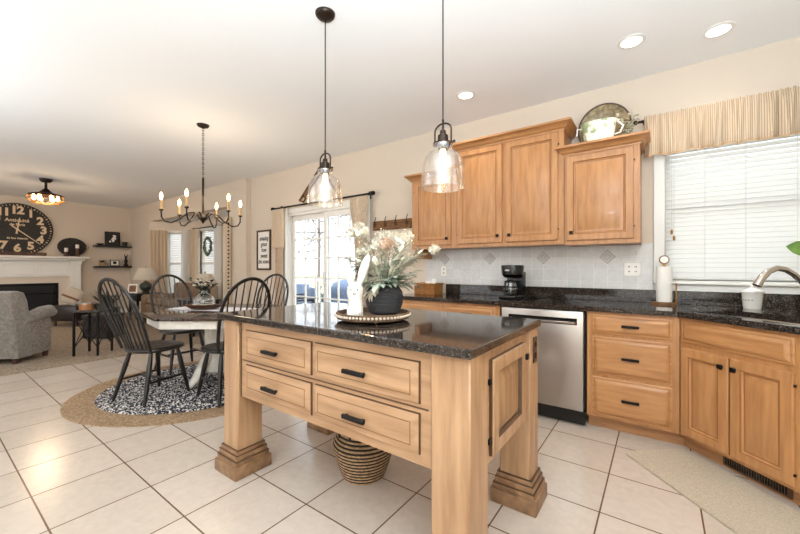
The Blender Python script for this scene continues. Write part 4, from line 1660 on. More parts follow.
# framed hymn sign
SX, SZ = -5.53, 1.51
t = thing('framed_sign', 'dark framed white sign of black script on the wall beside the glass door', 'sign', (SX, YB, SZ))
w2, h2 = .20, .345
m = M()
for x0, x1, z0, z1 in ((SX - w2, SX - w2 + .03, SZ - h2, SZ + h2), (SX + w2 - .03, SX + w2, SZ - h2, SZ + h2), (SX - w2 + .03, SX + w2 - .03, SZ + h2 - .03, SZ + h2), (SX - w2 + .03, SX + w2 - .03, SZ - h2, SZ - h2 + .03)):
    m.box(x0, x1, YB - .025, YB, z0, z1)
m.build('frame', FRAMEW, t)
bd = M().box(SX - w2 + .03, SX + w2 - .03, YB - .012, YB - .004, SZ - h2 + .03, SZ + h2 - .03).build('sign_board', PAPER, t)
me = text_mesh('amazing\ngrace\nhow\nsweet\nthe sound', .105, .0012, .001, .95, .95, .25)
M().mesh(me, 0, TR(SX, YB - .0135, SZ) @ RX(90) @ Matrix.Scale(.8, 4, (1, 0, 0))).build('lettering', INK, bd, smooth=0)

# ------------------------------------------------------------------ bay curtains, rods, wreath
t = thing('bay_curtain_rod', 'short dark curtain rod over the angled left bay window', 'curtain rod', tuple(T @ Vector((.45, -.06, 2.14))))
M(T).tube([(a - .12, -.07, 2.14), (b + .1, -.07, 2.14)], .012, 8).build('rod', BLACKM, t)
m = M(T)
for x in (a - .12, b + .1):
    m.ball((x, -.07, 2.14), .022, n=8, rings=6)
    m.box(x - .006 + (.04 if x < b else -.04), x + .006 + (.04 if x < b else -.04), -.07, 0, 2.134, 2.146)
m.build('finial', BLACKM, t)
t = thing('bay_curtain_rod', 'dark curtain rod over the middle bay window', 'curtain rod', tuple(T2 @ Vector((1, -.06, 2.16))))
M(T2).tube([(a2 - .2, -.07, 2.16), (b2 + .5, -.07, 2.16)], .012, 8).build('rod', BLACKM, t)
m = M(T2)
for x in (a2 - .2, b2 + .5):
    m.ball((x, -.07, 2.16), .022, n=8, rings=6)
    m.box(x - .006 + (.04 if x < b2 else -.04), x + .006 + (.04 if x < b2 else -.04), -.07, 0, 2.154, 2.166)
m.build('finial', BLACKM, t)


def drape_line(p, q, z0, z1, folds, amp, material, label, pom=False):
    p, q = Vector((*p, 0)), Vector((*q, 0))
    d = (q - p)
    n = Vector((d.y, -d.x, 0)).normalized()

    def fn(u, v):
        c = p + d * u + n * (amp * math.sin(u * folds * 2 * PI) + .3 * amp * math.sin(u * 17 + v * 2))
        return (c.x, c.y, z1 + (z0 - z1) * v)
    t = thing('bay_curtain', label, 'curtain', (p.x, p.y, z0), 0, 'cream curtains in the bay window')
    m = M(); m.sheet(fn, folds * 10, 6)
    m.build('curtain_panel', material, t, smooth=180)
    if pom:
        m = M()
        for k in range(26):
            m.ball((q.x, q.y - .01, z1 - .05 - k * .07), .016, n=6, rings=5)
        m.build('pompom_trim', BLACKM, t)


drape_line((-10.17, 3.50), (-9.86, 3.78), .05, 2.13, 5, .03, CREAM, 'cream curtain at the far left of the bay, behind the left lamp')
drape_line((-9.62, 4.0), (-9.42, 4.07), .05, 2.14, 4, .03, SHEER, 'narrow white curtain between the two bay windows')
drape_line((-9.30, 4.07), (-8.93, 4.07), .05, 2.14, 5, .03, CREAM, 'cream curtain at the left of the wreath window')
drape_line((-8.06, 4.04), (-7.82, 4.02), .05, 2.14, 4, .03, SHEER, 'white sheer curtain at the right of the wreath window')
drape_line((-6.80, 3.60), (-6.40, 3.46), .05, 2.14, 5, .03, CREAM, 'cream curtain with dark pompom edge at the right of the bay', pom=True)
wc = T2 @ Vector((a2 + (b2 - a2) * .5, -.05, 1.72))
t = thing('green_wreath', 'oval green leaf wreath hung in the middle bay window', 'wreath', tuple(wc))
m = M()
rnd = random.Random(3)
for k in range(200):
    an = rnd.uniform(0, 2 * PI)
    c = wc + Vector((.15 * math.cos(an), rnd.uniform(-.02, .02), .19 * math.sin(an)))
    dv = Vector((-math.sin(an) + rnd.uniform(-.8, .8), rnd.uniform(-.8, .3), math.cos(an) + rnd.uniform(-.8, .8))).normalized()
    leaf(m, c, c + dv * .07, .018, 0, .2)
m.build('leaves', mat('wreath_green', (104, 122, 84), .7), t)
M().tube([(wc.x + .15 * math.cos(k * PI / 12), wc.y, wc.z + .19 * math.sin(k * PI / 12)) for k in range(24)], .01, 6, closed=True).build('twig_ring', RUSTIC, t)

# ------------------------------------------------------------------ dining rugs, table, chairs
RCX, RCY, RROT = -3.83, 1.84, math.radians(72)


def ell_rug(m, a0, a1, b0, b1, z0, z1, n=72):
    """ring of coils between ellipses"""
    k = max(2, int((a1 - a0) / .026))
    vs, fs = [], []
    prof = []
    for i in range(k + 1):
        u = i / k
        prof.append((a0 + (a1 - a0) * u, b0 + (b1 - b0) * u, z1 - .006))
        if i < k:
            u2 = (i + .5) / k
            prof.append((a0 + (a1 - a0) * u2, b0 + (b1 - b0) * u2, z1))
    prof.append((a1, b1, z0))
    for A_, B_, z in prof:
        for j in range(n):
            th = 2 * PI * j / n
            x, y = A_ * math.cos(th), B_ * math.sin(th)
            vs.append((RCX + x * math.cos(RROT) - y * math.sin(RROT), RCY + x * math.sin(RROT) + y * math.cos(RROT), z))
    for i in range(len(prof) - 1):
        for j in range(n):
            j2 = (j + 1) % n
            fs.append((i * n + j, i * n + j2, (i + 1) * n + j2, (i + 1) * n + j))
    m.add(vs, fs)


m = M(); ell_rug(m, .001, 1.12, .001, 1.02, .0005, .010)
tag(m.build('jute_rug', JUTE, smooth=60), 'oval braided jute rug, the wider one under the dining table', 'rug')
m = M(); ell_rug(m, .001, .9, .001, .82, .0105, .020)
tag(m.build('braided_rug', BRAID, smooth=60), 'navy and white flecked braided rug lying on the jute rug', 'rug')
ZR = .0225
TX, TY = -3.72, 1.93


def octo(r, ph=-76):
    return [(TX + r * math.cos(math.radians(ph + 45 * k)), TY + r * math.sin(math.radians(ph + 45 * k))) for k in range(8)]


t = thing('dining_table', 'octagonal pedestal dining table with dark top and white base', 'table', (TX, TY, ZR))
m = M()
bmx = bmesh.new()
vsb = [bmx.verts.new((x, y, .735)) for x, y in octo(.70)]
f = bmx.faces.new(vsb)
r_ = bmesh.ops.extrude_face_region(bmx, geom=[f])
for v in [e for e in r_['geom'] if isinstance(e, bmesh.types.BMVert)]:
    v.co.z = .762
bmesh.ops.bevel(bmx, geom=[e for e in bmx.edges if abs(e.verts[0].co.z - e.verts[1].co.z) < 1e-4], offset=.006, segments=2, affect='EDGES', profile=.5)
m.bm(bmx)
m.build('tabletop', TABLETOP, t, smooth=30)
M().prism(octo(.655), .66, .735).build('apron', WHITEW, t)
m = M()
m.lathe([(0, .66), (.2, .66), (.2, .63), (.17, .61), (.155, .55), (.155, .25), (.18, .22), (.19, .16), (.17, .14), (0, .14)], (TX, TY, 0), 8, cap=False, phase=math.radians(22.5 + 6))
m.build('pedestal', WHITEW, t)
for k in range(4):
    an = math.radians(-80 + 90 * k)
    ca, sa = math.cos(an), math.sin(an)
    m = M()
    prof = [(.12, .30), (.16, .28), (.2, .22), (.25, .14), (.29, .08), (.335, .045), (.35, .022)]
    m.tube([(TX + r * ca, TY + r * sa, ZR + z) for r, z in prof], [.05, .05, .048, .044, .038, .03, .022], 10, flat=1.0)
    m.build('foot', WHITEW, t)

t = tag(M(TR(TX - .05, TY + .02, .7625) @ RZ(20)).box(-.55, .5, -.16, .16, 0, .003).build('table_runner', RUNNER), 'pale linen runner laid across the dark dining table', 'table runner')
GX, GY = -3.88, 1.83
ZTB = .7660
t = thing('dough_bowl', 'oval carved wooden bowl in the middle of the dining table', 'bowl', (GX, GY, ZTB), 36)
m = local(t)
m.lathe([(0, 0), (.11, 0), (.17, .025), (.195, .05), (.188, .052), (.16, .032), (.1, .012), (0, .012)], (0, 0, 0), 30, cap=False, sy=.6)
m.build('bowl_shell', DARKBOWL, t)
t = thing('glass_jug', 'clear round glass jug with dark stems in the wooden bowl', 'jug', (GX, GY, ZTB + .012))
m = local(t); m.lathe([(0, 0), (.085, 0), (.1, .02), (.104, .07), (.09, .115), (.05, .145), (.03, .155), (.028, .18), (.034, .186)], (0, 0, 0.001), 28, cap=False)
m.build('jug_body', JARGL, t)
m = local(t)
for z, r in ((.045, .105), (.09, .101)):
    m.tube([(r * math.cos(2 * PI * k / 28), r * math.sin(2 * PI * k / 28), z) for k in range(28)], .003, 5, closed=True)
m.build('wire_band', BEAD, t)
rnd = random.Random(21)
for k in range(9):
    m = local(t)
    an = 2 * PI * k / 9
    q = Vector((.16 * math.cos(an) * rnd.uniform(.4, 1.1), .16 * math.sin(an) * rnd.uniform(.4, 1.1), .24 + rnd.uniform(-.03, .06)))
    m.tube([(0, 0, .03), (q.x * .25, q.y * .25, .19), q], .002, 5, 1)
    for j in range(9):
        c = Vector((q.x * .25, q.y * .25, .19)).lerp(q, j / 8)
        dv = Vector((rnd.uniform(-1, 1), rnd.uniform(-1, 1), rnd.uniform(-.2, 1))).normalized()
        leaf(m, c, c + dv * .042, .014, 0, .15)
    m.build('leafy_stem', DKGREEN, t)


def make_chair(loc, rz, label):
    t = thing('windsor_chair', label, 'chair', loc, rz, 'black bow-back chairs around the dining table')
    m = local(t)
    vs, fs = [], []
    n = 36
    prof = [(.86, .428), (.97, .436), (1.0, .448), (.985, .462), (.93, .467), (.6, .458), (.25, .456), (.02, .456)]
    for s_, z in prof:
        for k in range(n):
            th = 2 * PI * k / n
            c_, s2 = math.cos(th), math.sin(th)
            x = .225 * math.copysign(abs(c_) ** .75, c_) * (1 + .06 * s2)
            y = .215 * math.copysign(abs(s2) ** .8, s2)
            vs.append((x * s_, y * s_, z))
    for i in range(len(prof) - 1):
        for k in range(n):
            k2 = (k + 1) % n
            fs.append((i * n + k, i * n + k2, (i + 1) * n + k2, (i + 1) * n + k))
    fs.append(list(range(n))[::-1])
    fs.append([(len(prof) - 1) * n + k for k in range(n)])
    m.add(vs, fs)
    m.build('seat', BLACKW, t)
    LG = {}
    for sx in (-1, 1):
        for sy in (-1, 1):
            p, q = Vector((sx * .135, sy * .12, .44)), Vector((sx * .205, sy * (.19 if sy > 0 else .225), 0))
            LG[sx, sy] = (p, q)
            m = local(t)
            m.tube([p.lerp(q, u) for u in (0, .12, .3, .5, .75, 1)], [.013, .017, .0215, .019, .017, .0125], 10)
            m.build('leg', BLACKW, t)
    for sx in (-1, 1):
        A_, B_ = LG[sx, 1][0].lerp(LG[sx, 1][1], .6), LG[sx, -1][0].lerp(LG[sx, -1][1], .6)
        m = local(t); m.tube([A_, A_.lerp(B_, .5), B_], [.009, .0135, .009], 8)
        m.build('stretcher', BLACKW, t)
    A_ = LG[-1, 1][0].lerp(LG[-1, 1][1], .6).lerp(LG[-1, -1][0].lerp(LG[-1, -1][1], .6), .5)
    B_ = Vector((-A_.x, A_.y, A_.z))
    m = local(t); m.tube([A_, A_.lerp(B_, .5), B_], [.009, .0135, .009], 8)
    m.build('stretcher', BLACKW, t)
    H, ZT_, HW, LEAN, YB_ = .455, 1.085, .218, .225, -.165
    ZM = .80

    def bow(u):
        """u 0..1 round the bow"""
        s_ = u * 2 - 1
        L1 = .36
        if abs(s_) > 1 - L1:
            k = (1 - abs(s_)) / L1
            x = .185 + (HW - .185) * math.sin(k * PI / 2)
            z = H + (ZM - H) * k
        else:
            th = (abs(s_) / (1 - L1)) * PI / 2
            x = HW * math.sin(th)
            z = ZM + (ZT_ - ZM) * math.cos(th)
        y = YB_ - LEAN * ((z - H) / (ZT_ - H)) ** 1.05
        return Vector((math.copysign(x, s_), y, z))
    m = local(t)
    m.tube([bow(k / 44) for k in range(45)], .0135, 8, flat=1.15)
    m.build('back_bow', BLACKW, t)
    for k in range(7):
        f_ = (k - 3) / 3
        p = Vector((f_ * .135, -.175 + .02 * abs(f_), .455))
        xt = f_ * .18
        th = math.asin(min(1, abs(xt) / HW))
        z = ZM + (ZT_ - ZM) * math.cos(th)
        q = Vector((xt, YB_ - LEAN * ((z - H) / (ZT_ - H)) ** 1.05, z))
        m = local(t)
        m.tube([p, p.lerp(q, .25), p.lerp(q, .6), q], [.0065, .0085, .007, .0055], 7)
        m.build('spindle', BLACKW, t)
    return t


chA = make_chair((-3.79, 1.34, ZR), 15, 'black bow-back chair nearest the camera on the left, its back to us')
dup(chA, 'black bow-back chair nearest the island, standing between table and island', (-3.22, 1.75, ZR), 88)
dup(chA, 'black bow-back chair facing us from the living-room side of the table', (-4.55, 1.90, ZR), -90)
dup(chA, 'black bow-back chair on the far side of the table beside the glass door', (-4.17, 2.68, ZR), 206)

# ------------------------------------------------------------------ living room: fireplace wall
FXW = XL
t = thing('fireplace_mantel', 'white panelled fireplace mantel with a dark firebox on the far wall', 'fireplace', (FXW, 1.2, .012))
Y0m, Y1m = -.15, 2.48
m = M()
m.box(FXW, FXW + .28, Y0m - .12, Y1m + .14, 1.42, 1.475, bev=.01)
m.box(FXW, FXW + .22, Y0m - .05, Y1m + .06, 1.37, 1.42, bev=.01)
m.build('mantel_shelf', WHITE, t)
m = M()
m.box(FXW, FXW + .1, Y0m, Y1m, 1.0, 1.37)
TM = TR(FXW + .1, 0, 0) @ RZ(90)
for k in range(4):
    y0 = Y0m + .22 + k * .555
    m.rings(y0, y0 + .51, 1.06, 1.31, [(0, 0), (0, -.012), (.02, -.012), (.03, -.004), (.04, -.004)], [0] * 5, TM)
m.build('frieze_panel', WHITE, t)
for y0 in (Y0m, Y1m - .19):
    m = M()
    m.box(FXW, FXW + .16, y0, y0 + .19, .012, 1.37, bev=.005)
    m.box(FXW, FXW + .18, y0 - .015, y0 + .205, .012, .15, bev=.006)
    m.box(FXW, FXW + .18, y0 - .015, y0 + .205, 1.3, 1.37, bev=.006)
    m.build('pilaster', WHITE, t)
m = M()
m.box(FXW, FXW + .06, Y0m + .19, .25, .012, 1.0)
m.box(FXW, FXW + .06, 2.09, Y1m - .19, .012, 1.0)
m.box(FXW, FXW + .06, .25, 2.09, .85, 1.0)
m.build('tile_surround', mat('cream_surround', (222, 208, 190), .4), t)
m = M()
m.box(FXW + .005, FXW + .03, .25, 2.09, .012, .85)
fb = m.build('firebox', FIREBLK, t)
m = M()
for y0, y1, z0, z1 in ((.25, .31, .012, .85), (2.03, 2.09, .012, .85), (.31, 2.03, .79, .85), (.31, 2.03, .6, .63), (.31, 2.03, .05, .1)):
    m.box(FXW + .03, FXW + .075, y0, y1, z0, z1)
m.build('firebox_frame', BLACKM, fb)
structure(M().box(FXW + .19, FXW + .7, .1, 2.3, .012, .06, bev=.01), 'hearth', BRICKM)

# big clock
CKY, CKZ, CKR = 1.42, 2.06, .582
TK = TR(FXW + .05, CKY, CKZ) @ RZ(90) @ RX(90)      # local x -> +Y, local y -> up, local z -> +X
t = thing('wall_clock', 'huge round black clock with cream numerals above the mantel', 'clock', (FXW, CKY, CKZ))
m = M(); m.lathe([(0, -.048), (CKR, -.048), (CKR, .01), (CKR - .012, .016), (CKR - .02, .004), (0, .004)], (0, 0, 0), 64, cap=False, xf=TK)
m.build('clock_face', CLOCKF, t)
for k in range(12):
    an = math.radians(90 - 30 * (k + 1))
    me = text_mesh(str(k + 1), .235, .01, .002, .85)
    m = M(); m.mesh(me, 0, TK @ TR(.42 * math.cos(an), .42 * math.sin(an), .006))
    m.build('numeral', CLOCKC, t, smooth=0)
m = M()
for k in range(60):
    an = math.radians(6 * k)
    if k % 5 == 0:
        m.box(-.012, .012, .525, .56, .004, .007, xf=TK @ RZ(math.degrees(an)))
    else:
        m.box(-.005, .005, .528, .556, .004, .007, xf=TK @ RZ(math.degrees(an)))
m.build('minute_track', CLOCKC, t)
for tx, sz, yy in (('Antiquité', .1, .2), ('de Paris', .075, .105), ('32 Rue Galande', .05, -.2)):
    M().mesh(text_mesh(tx, sz, .002, .001), 0, TK @ TR(0, yy, .006)).build('lettering', CLOCKC, t, smooth=0)
for ang, ln, tail, w_ in ((-131, .5, .12, .012), (-8, .27, .1, .016)):
    m = M(); m.prism([(-w_, -tail), (w_, -tail), (w_ * .6, ln * .9), (0, ln), (-w_ * .6, ln * .9)], .01, .014, xf=TK @ RZ(ang))
    m.build('clock_hand', CLOCKC, t)
M().lathe([(0, .008), (.025, .008), (.025, .018), (0, .02)], (0, 0, 0), 16, cap=False, xf=TK).build('hub', CLOCKC, t)

t = thing('mantel_tray', 'long dark wooden trough on the mantel below the clock', 'tray', (FXW + .2, 1.4, 1.476))
m = M()
m.box(FXW + .14, FXW + .24, 1.0, 1.86, 1.476, 1.486)
for x in (FXW + .14, FXW + .23):
    m.box(x, x + .012, 1.0, 1.86, 1.486, 1.55)
for y in (1.0, 1.848):
    m.box(FXW + .152, FXW + .23, y, y + .012, 1.486, 1.55)
m.build('trough_body', DARKBOWL, t)
t = thing('oval_wall_tray', 'dark oval wire tray leaning on the wall at the right end of the mantel', 'tray', (FXW + .06, 2.33, 1.476))
TO = TR(FXW + .06, 2.33, 1.705) @ RZ(90) @ RX(82)
m = M()
m.lathe([(0, 0), (.25, 0), (.262, .03), (.268, .03), (.256, -.006), (0, -.006)], (0, 0, 0), 40, cap=False, sy=.84, xf=TO)
m.build('oval_back', CLOCKF, t)
m = M()
for s_ in (.16, .21, .255):
    m.tube([tuple(TO @ Vector((s_ * math.cos(q), s_ * .84 * math.sin(q), .01))) for q in [2 * PI * k / 36 for k in range(36)]], .004, 5, closed=True)
for k in range(20):
    q = 2 * PI * k / 20
    m.tube([tuple(TO @ Vector((.06 * math.cos(q), .05 * math.sin(q), .01))), tuple(TO @ Vector((.255 * math.cos(q), .214 * math.sin(q), .012)))], .003, 5)
m.build('wire_lattice', BRONZE, t)
m = M(); m.tube([tuple(TO @ Vector((.26, .05, .02))), tuple(TO @ Vector((.30, .03, .03))), tuple(TO @ Vector((.30, -.03, .03))), tuple(TO @ Vector((.26, -.05, .02)))], .008, 6)
m.build('handle', BRASS, t)
for y, h, lb in ((2.20, .2, 'short cream candle on a dark block in front of the oval tray'), (2.40, .29, 'taller cream candle on a dark block in front of the oval tray')):
    t = thing('candle_holder', lb, 'candle', (FXW + .2, y, 1.476), 0, 'candles on the mantel')
    m = local(t); m.lathe([(0, 0), (.05, 0), (.05, .02), (.03, .04), (.03, h - .1), (.045, h - .09), (0, h - .09)], (0, 0, 0), 16, cap=False)
    m.build('holder', DARKBOWL, t)
    m = local(t); m.cyl((0, 0, h - .09), (0, 0, h), .036, 14)
    m.build('candle', CERAM, t)

# wall shelves and what stands on them
for z, lb in ((1.735, 'upper black floating shelf in the far corner'), (1.205, 'lower black floating shelf in the far corner')):
    m = M(); m.box(FXW + .001, FXW + .22, 2.74, 3.50, z, z + .045, bev=.004)
    tag(m.build('floating_shelf', BLACKW), lb, 'shelf', 'floating shelves in the corner')
ZS1, ZS2 = 1.781, 1.251
t = thing('picture_frame', 'black framed floral picture standing on the upper shelf', 'picture frame', (FXW + .1, 3.05, ZS1))
TFm = TR(FXW + .085, 3.12, ZS1 + .18) @ RZ(90) @ RX(-4)
m = M(TFm)
for x0, x1, z0, z1 in ((-.16, -.125, -.179, .179), (.125, .16, -.179, .179), (-.125, .125, .145, .179), (-.125, .125, -.179, -.145)):
    m.box(x0, x1, -.012, .012, z0, z1)
m.build('frame', BLACKW, t)
pa = M(TFm).box(-.125, .125, -.002, .004, -.145, .145).build('picture', CLOCKF, t)
m = M(TFm)
rnd = random.Random(2)
for k in range(9):
    m.ball((rnd.uniform(-.06, .06), -.003, rnd.uniform(-.09, .08)), .024, .003, .024, n=8, rings=5)
m.build('flower_print', CERAM, pa)
t = thing('black_bowl', 'low black bowl at the left end of the upper shelf', 'bowl', (FXW + .11, 2.86, ZS1))
local(t).lathe([(0, 0), (.04, 0), (.09, .04), (.085, .042), (.03, .01), (0, .01)], (0, 0, 0.0005), 20, cap=False).build('bowl_shell', BLACKW, t)
t = thing('black_pot', 'small black pot at the right end of the upper shelf', 'pot', (FXW + .11, 3.38, ZS1))
local(t).lathe([(0, 0), (.045, 0), (.06, .1), (.068, .105), (.05, .1), (0, .09)], (0, 0, 0.0005), 18, cap=False).build('pot_shell', BLACKW, t)
t = thing('potted_succulent', 'small green plant in a tan pot on the lower shelf', 'plant', (FXW + .11, 2.9, ZS2))
local(t).lathe([(0, 0), (.06, 0), (.075, .09), (.065, .09), (0, .08)], (0, 0, 0.0005), 18, cap=False).build('pot', SEAGRASS, t)
m = local(t)
for k in range(60):
    dv = Vector((rnd.uniform(-1, 1), rnd.uniform(-1, 1), rnd.uniform(.1, 1))).normalized()
    leaf(m, Vector((0, 0, .085)), Vector((0, 0, .085)) + dv * rnd.uniform(.06, .1), .014, 0, .1)
m.build('foliage', DKGREEN, t)
t = thing('small_photo_frame', 'small white framed photo in the middle of the lower shelf', 'picture frame', (FXW + .1, 3.15, ZS2))
m = M(TR(FXW + .1, 3.16, ZS2 + .08) @ RZ(90) @ RX(-5))
m.box(-.1, .1, -.008, .008, -.079, .079)
m.build('frame', BLACKM, t)
m = M(TR(FXW + .1, 3.16, ZS2 + .08) @ RZ(90) @ RX(-5))
m.box(-.08, .08, -.012, -.007, -.062, .062)
m.build('mount', CERAM, t)
m = M(TR(FXW + .1, 3.16, ZS2 + .08) @ RZ(90) @ RX(-5))
m.box(-.035, .035, -.014, -.011, -.03, .04)
m.build('photo_print', INK, t)
t = thing('dark_figurine', 'tall dark figurine at the right end of the lower shelf', 'figurine', (FXW + .11, 3.4, ZS2))
m = local(t)
m.lathe([(0, 0), (.05, 0), (.055, .03), (.03, .06), (.04, .11), (.045, .15), (.02, .19), (.03, .22), (.025, .25), (0, .27)], (0, 0, 0.0005), 16, cap=False)
m.build('body', BLACKW, t)
m = local(t)
for s_ in (-1, 1):
    m.tube([(0, s_ * .012, .24), (0, s_ * .03, .28), (0, s_ * .025, .32)], [.01, .012, .004], 7)
m.build('ear', BLACKW, t)

# ------------------------------------------------------------------ living-room furniture
ZCAR = .0125
RC = thing('recliner', 'grey upholstered armchair seen from behind at the left edge', 'armchair', (-6.98, .80, ZCAR), math.degrees(math.atan2(.75, -.66)) - 90)
# local +y = the way it faces, x to its right
m = local(RC); m.box(-.33, .33, -.28, .14, .08, .32, bev=.03, seg=2)
m.build('seat_base', GREYPAT, RC)
m = local(RC); m.box(-.31, .31, -.2, .18, .32, .48, bev=.05, seg=3)
m.build('seat_cushion', GREYUP, RC)


def backf(m):
    vs, fs = [], []
    pr = [(-.40, .07), (-.425, .3), (-.46, .6), (-.48, .8), (-.46, .88), (-.40, .905), (-.32, .88), (-.27, .78), (-.22, .5), (-.2, .3), (-.2, .07)]
    n = len(pr)
    xs = [-.44, -.425, -.38, .38, .425, .44]
    for i, x in enumerate(xs):
        k = [0.86, .96, 1, 1, .96, .86][i]
        for y, z in pr:
            yy = -.33 + (y + .33) * k
            zz = .07 + (z - .07) * (.985 if k < .9 else 1)
            vs.append((x, yy, zz))
    for i in range(len(xs) - 1):
        for k in range(n):
            k2 = (k + 1) % n
            fs.append((i * n + k, i * n + k2, (i + 1) * n + k2, (i + 1) * n + k))
    fs.append(list(range(n)))
    fs.append([(len(xs) - 1) * n + k for k in range(n)][::-1])
    m.add(vs, fs)


m = local(RC); backf(m)
m.build('backrest', GREYUP, RC, smooth=50)
for s_ in (-1, 1):
    m = local(RC)
    m.box(s_ * .33, s_ * .42, -.32, .10, .07, .52, bev=.02, seg=2)
    ao = m.build('arm_panel', GREYPAT, RC)
    m = local(RC)
    m.tube([(s_ * .385, -.30, .50), (s_ * .385, -.2, .54), (s_ * .385, -.02, .59), (s_ * .385, .1, .60), (s_ * .385, .17, .57)], [.06, .078, .085, .085, .05], 14)
    m.build('arm_pad', GREYUP, ao)
    for y in (-.36, .06):
        m = local(RC); m.tube([(s_ * .37, y, .085), (s_ * .37, y, 0)], [.035, .026], 10)
        m.build('foot', FRAMEW, RC)

t = thing('end_table', 'square iron end table with crossed legs beside the grey armchair', 'table', (-6.36, 1.51, ZCAR), 44)
m = local(t); m.box(-.158, .158, -.158, .158, .585, .61, bev=.004)
m.build('table_top', mat('dark_slate_top', (58, 58, 54), .25), t)
for sx in (-1, 1):
    for sy in (-1, 1):
        m = local(t); m.box(sx * .145 - .011, sx * .145 + .011, sy * .145 - .011, sy * .145 + .011, 0, .585)
        m.build('leg', BLACKM, t)
for a_, b_ in (((-.145, -.145), (.145, -.145)), ((.145, -.145), (.145, .145)), ((.145, .145), (-.145, .145)), ((-.145, .145), (-.145, -.145))):
    m = local(t)
    m.tube([(*a_, .54), (*b_, .11)], .006, 6)
    m.tube([(*a_, .11), (*b_, .54)], .006, 6)
    m.build('cross_brace', BLACKM, t)
ZET = ZCAR + .6105
t = thing('jar_candle', 'amber jar candle with silver lid on the iron end table', 'candle', (-6.40, 1.44, ZET))
local(t).lathe([(0, 0), (.075, 0), (.078, .01), (.078, .08), (0, .08)], (0, 0, 0), 20, cap=False).build('jar', AMBER, t)
local(t).lathe([(.08, .08), (.08, .1), (0, .105)], (0, 0, 0), 20, cap=False).build('lid', STEEL, t)
t = thing('glass_cup', 'small dark glass cup to the right of the amber candle', 'cup', (-6.32, 1.57, ZET))
local(t).lathe([(0, 0), (.05, 0), (.055, .08), (.05, .08), (.046, .01), (0, .01)], (0, 0, 0), 18, cap=False).build('cup_body', STEELD, t)

t = thing('leather_ottoman', 'low dark leather stool in front of the fireplace', 'stool', (-9.9, 2.05, ZCAR), 30)
m = local(t); m.box(-.3, .3, -.25, .25, .1, .42, bev=.04, seg=2)
m.build('cushion', LEATHER, t)
for sx in (-1, 1):
    for sy in (-1, 1):
        local(t).cyl((sx * .24, sy * .19, .11), (sx * .24, sy * .19, 0), .025, 10).build('leg', FRAMEW, t)
t = thing('throw_pillow', 'cream throw pillow with a brown stripe leaning on the leather stool', 'pillow', (-9.8, 1.98, ZCAR + .435), 36)
m = local(t)


def pil(sgn):
    def fn(u, v):
        x, y = (u - .5) * 2, (v - .5) * 2
        th = .085 * ((1 - abs(x) ** 3) * (1 - abs(y) ** 3)) ** .5 if abs(x) < 1 and abs(y) < 1 else 0
        return (x * .19 * (1 - .06 * y * y), sgn * th * .8, y * .17 * (1 - .06 * x * x))
    return fn


TPi = XF[t.name] @ TR(0, 0, .175) @ RY(20) @ RX(-30)
m = M(TPi)
m.sheet(pil(1), 14, 14); m.sheet(pil(-1), 14, 14)
pi = m.build('pillow_cover', mat('cream_pillow', (176, 162, 146), .95), t, smooth=180)
m = M(TPi)
m.sheet(lambda u, v: (pil(-1)(u, .3 + .12 * v)[0], pil(-1)(u, .3 + .12 * v)[1] - .002, pil(-1)(u, .3 + .12 * v)[2]), 14, 3)
m.build('stripe', mat('brown_stripe', (110, 74, 48), .9), pi, smooth=180)
t = thing('spiky_plant', 'spiky dark plant in a black pot behind the iron end table', 'plant', (-8.9, 2.35, ZCAR))
local(t).lathe([(0, 0), (.14, 0), (.19, .4), (.17, .4), (.16, .36), (0, .36)], (0, 0, 0), 20, cap=False).build('pot', BLACKW, t)
m = local(t)
rnd = random.Random(9)
for k in range(40):
    dv = Vector((rnd.uniform(-1, 1), rnd.uniform(-1, 1), rnd.uniform(.5, 2.2))).normalized()
    leaf(m, (0, 0, .36), Vector((0, 0, .36)) + dv * rnd.uniform(.33, .48), .022, 0, .15)
m.build('foliage', DKGREEN, t)
t = thing('storage_trunk', 'dark low wicker trunk on the carpet behind the end table', 'trunk', (-7.75, 1.98, ZCAR), 36)
m = local(t); m.box(-.22, .22, -.18, .18, 0, .34, bev=.012)
m.build('trunk_body', LEATHER, t)
m = local(t); m.box(-.23, .23, -.19, .19, .34, .40, bev=.012)
m.build('lid', LEATHER, t)

# sofa under the bay window and lamps on side tables
t = thing('tan_loveseat', 'tan upholstered loveseat in front of the bay window', 'sofa', (-8.15, 3.35, ZCAR))
m = local(t); m.box(-.8, .8, -.4, .36, .1, .42, bev=.04, seg=2); m.build('seat_base', TANUP, t)
m = local(t); m.box(-.82, .82, .18, .42, .4, .86, bev=.08, seg=3); m.build('backrest', TANUP, t)
for s_ in (-1, 1):
    m = local(t); m.box(s_ * .8 - .1, s_ * .8 + .1, -.42, .36, .1, .62, bev=.06, seg=3)
    m.build('arm', TANUP, t)
    m = local(t); m.box(s_ * .37 - .35, s_ * .37 + .35, -.38, .16, .42, .54, bev=.04, seg=2)
    m.build('seat_cushion', TANUP, t)
    for y in (-.34, .3):
        local(t).cyl((s_ * .8, y, .11), (s_ * .8, y, 0), .03, 10).build('foot', FRAMEW, t)


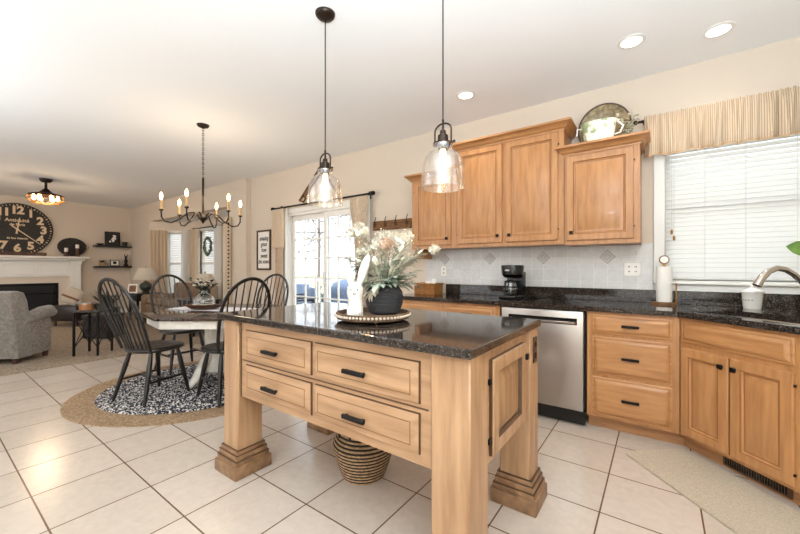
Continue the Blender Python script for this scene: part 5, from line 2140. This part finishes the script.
def side_table(x, y, h, label, rz=0):
    t = thing('side_table', label, 'table', (x, y, ZCAR), rz, 'dark side tables by the bay')
    m = local(t); m.box(-.27, .27, -.25, .25, h - .03, h, bev=.006); m.build('table_top', BLACKW, t)
    m = local(t); m.box(-.25, .25, -.23, .23, h - .17, h - .03); dr = m.build('apron', BLACKW, t)
    m = local(t); m.rings(-.2, .2, h - .155, h - .045, [(0, -.23), (0, -.24), (.012, -.245)], [0, 0, 0]); d2 = m.build('drawer', BLACKW, t)
    m = local(t); m.ball((0, -.255, h - .1), .014, n=8, rings=6); m.build('knob', BRASS, d2)
    for sx in (-1, 1):
        for sy in (-1, 1):
            local(t).box(sx * .225 - .022, sx * .225 + .022, sy * .205 - .022, sy * .205 + .022, 0, h - .17).build('leg', BLACKW, t)
    m = local(t); m.box(-.24, .24, -.22, .22, .16, .185); m.build('lower_shelf', BLACKW, t)
    return ZCAR + h + .0005


def lamp(x, y, z, s, label):
    t = thing('table_lamp', label, 'lamp', (x, y, z), 0, 'table lamps with cream shades')
    m = local(t)
    m.lathe([(0, 0), (.075 * s, 0), (.08 * s, .02 * s), (.06 * s, .035 * s), (.11 * s, .09 * s), (.13 * s, .15 * s), (.11 * s, .215 * s), (.05 * s, .255 * s), (.03 * s, .28 * s), (0, .28 * s)], (0, 0, 0), 24, cap=False)
    m.build('base', PINE, t)
    m = local(t); m.cyl((0, 0, .27 * s), (0, 0, .6 * s), .008, 8); m.ball((0, 0, .61 * s), .016, n=8, rings=6)
    m.build('stem', BRASS, t)
    m = local(t); m.lathe([(.255 * s, .31 * s), (.15 * s, .58 * s)], (0, 0, 0), 32, cap=False)
    m.build('lamp_shade', LAMPSH, t, smooth=80)
    m = local(t); m.lathe([(0, .42 * s), (.03 * s, .45 * s), (.03 * s, .48 * s), (0, .51 * s)], (0, 0, 0), 12, cap=False)
    m.build('bulb', CERAM, t)


z = side_table(-9.55, 3.18, .62, 'dark side table under the left lamp in the corner')
lamp(-9.5, 3.19, z, .98, 'cream-shaded lamp with round dark base at the left in the corner')
t = thing('tabletop_photo', 'white framed photo on the dark side table under the left lamp', 'picture frame', (-9.72, 3.02, z))
m = M(TR(-9.66, 2.99, z + .1) @ RZ(40) @ RX(-8)); m.box(-.1, .1, -.008, .008, -.098, .1); m.build('frame', CERAM, t)
m = M(TR(-9.66, 2.99, z + .1) @ RZ(40) @ RX(-8)); m.box(-.075, .075, -.011, -.007, -.075, .075); m.build('photo_print', RUSTIC, t)
z = side_table(-6.75, 3.1, .62, 'dark side table at the right of the loveseat')
lamp(-6.71, 3.18, z, .8, 'cream-shaded lamp behind the glass jug, at the right of the bay')

# ------------------------------------------------------------------ kitchen mat
c0 = Vector((-.19, 2.725))
ld = Vector((.66, -.75)).normalized()
sd = Vector((-ld.y, ld.x))
pts = []
Lm, Wm, rr = 1.25, .44, .045
for (u, v, a0) in ((rr, rr, 180), (Lm - rr, rr, 270), (Lm - rr, Wm - rr, 0), (rr, Wm - rr, 90)):
    for k in range(6):
        q = math.radians(a0 + 18 * k)
        s_, w_ = u + rr * math.cos(q), v + rr * math.sin(q)
        p = c0 + ld * s_ + sd * w_
        pts.append((p.x, p.y))
m = M(); m.prism(pts, .0005, .011)
tag(m.build('kitchen_mat', MATF), 'beige woven mat on the tiles in front of the sink cabinet', 'mat')
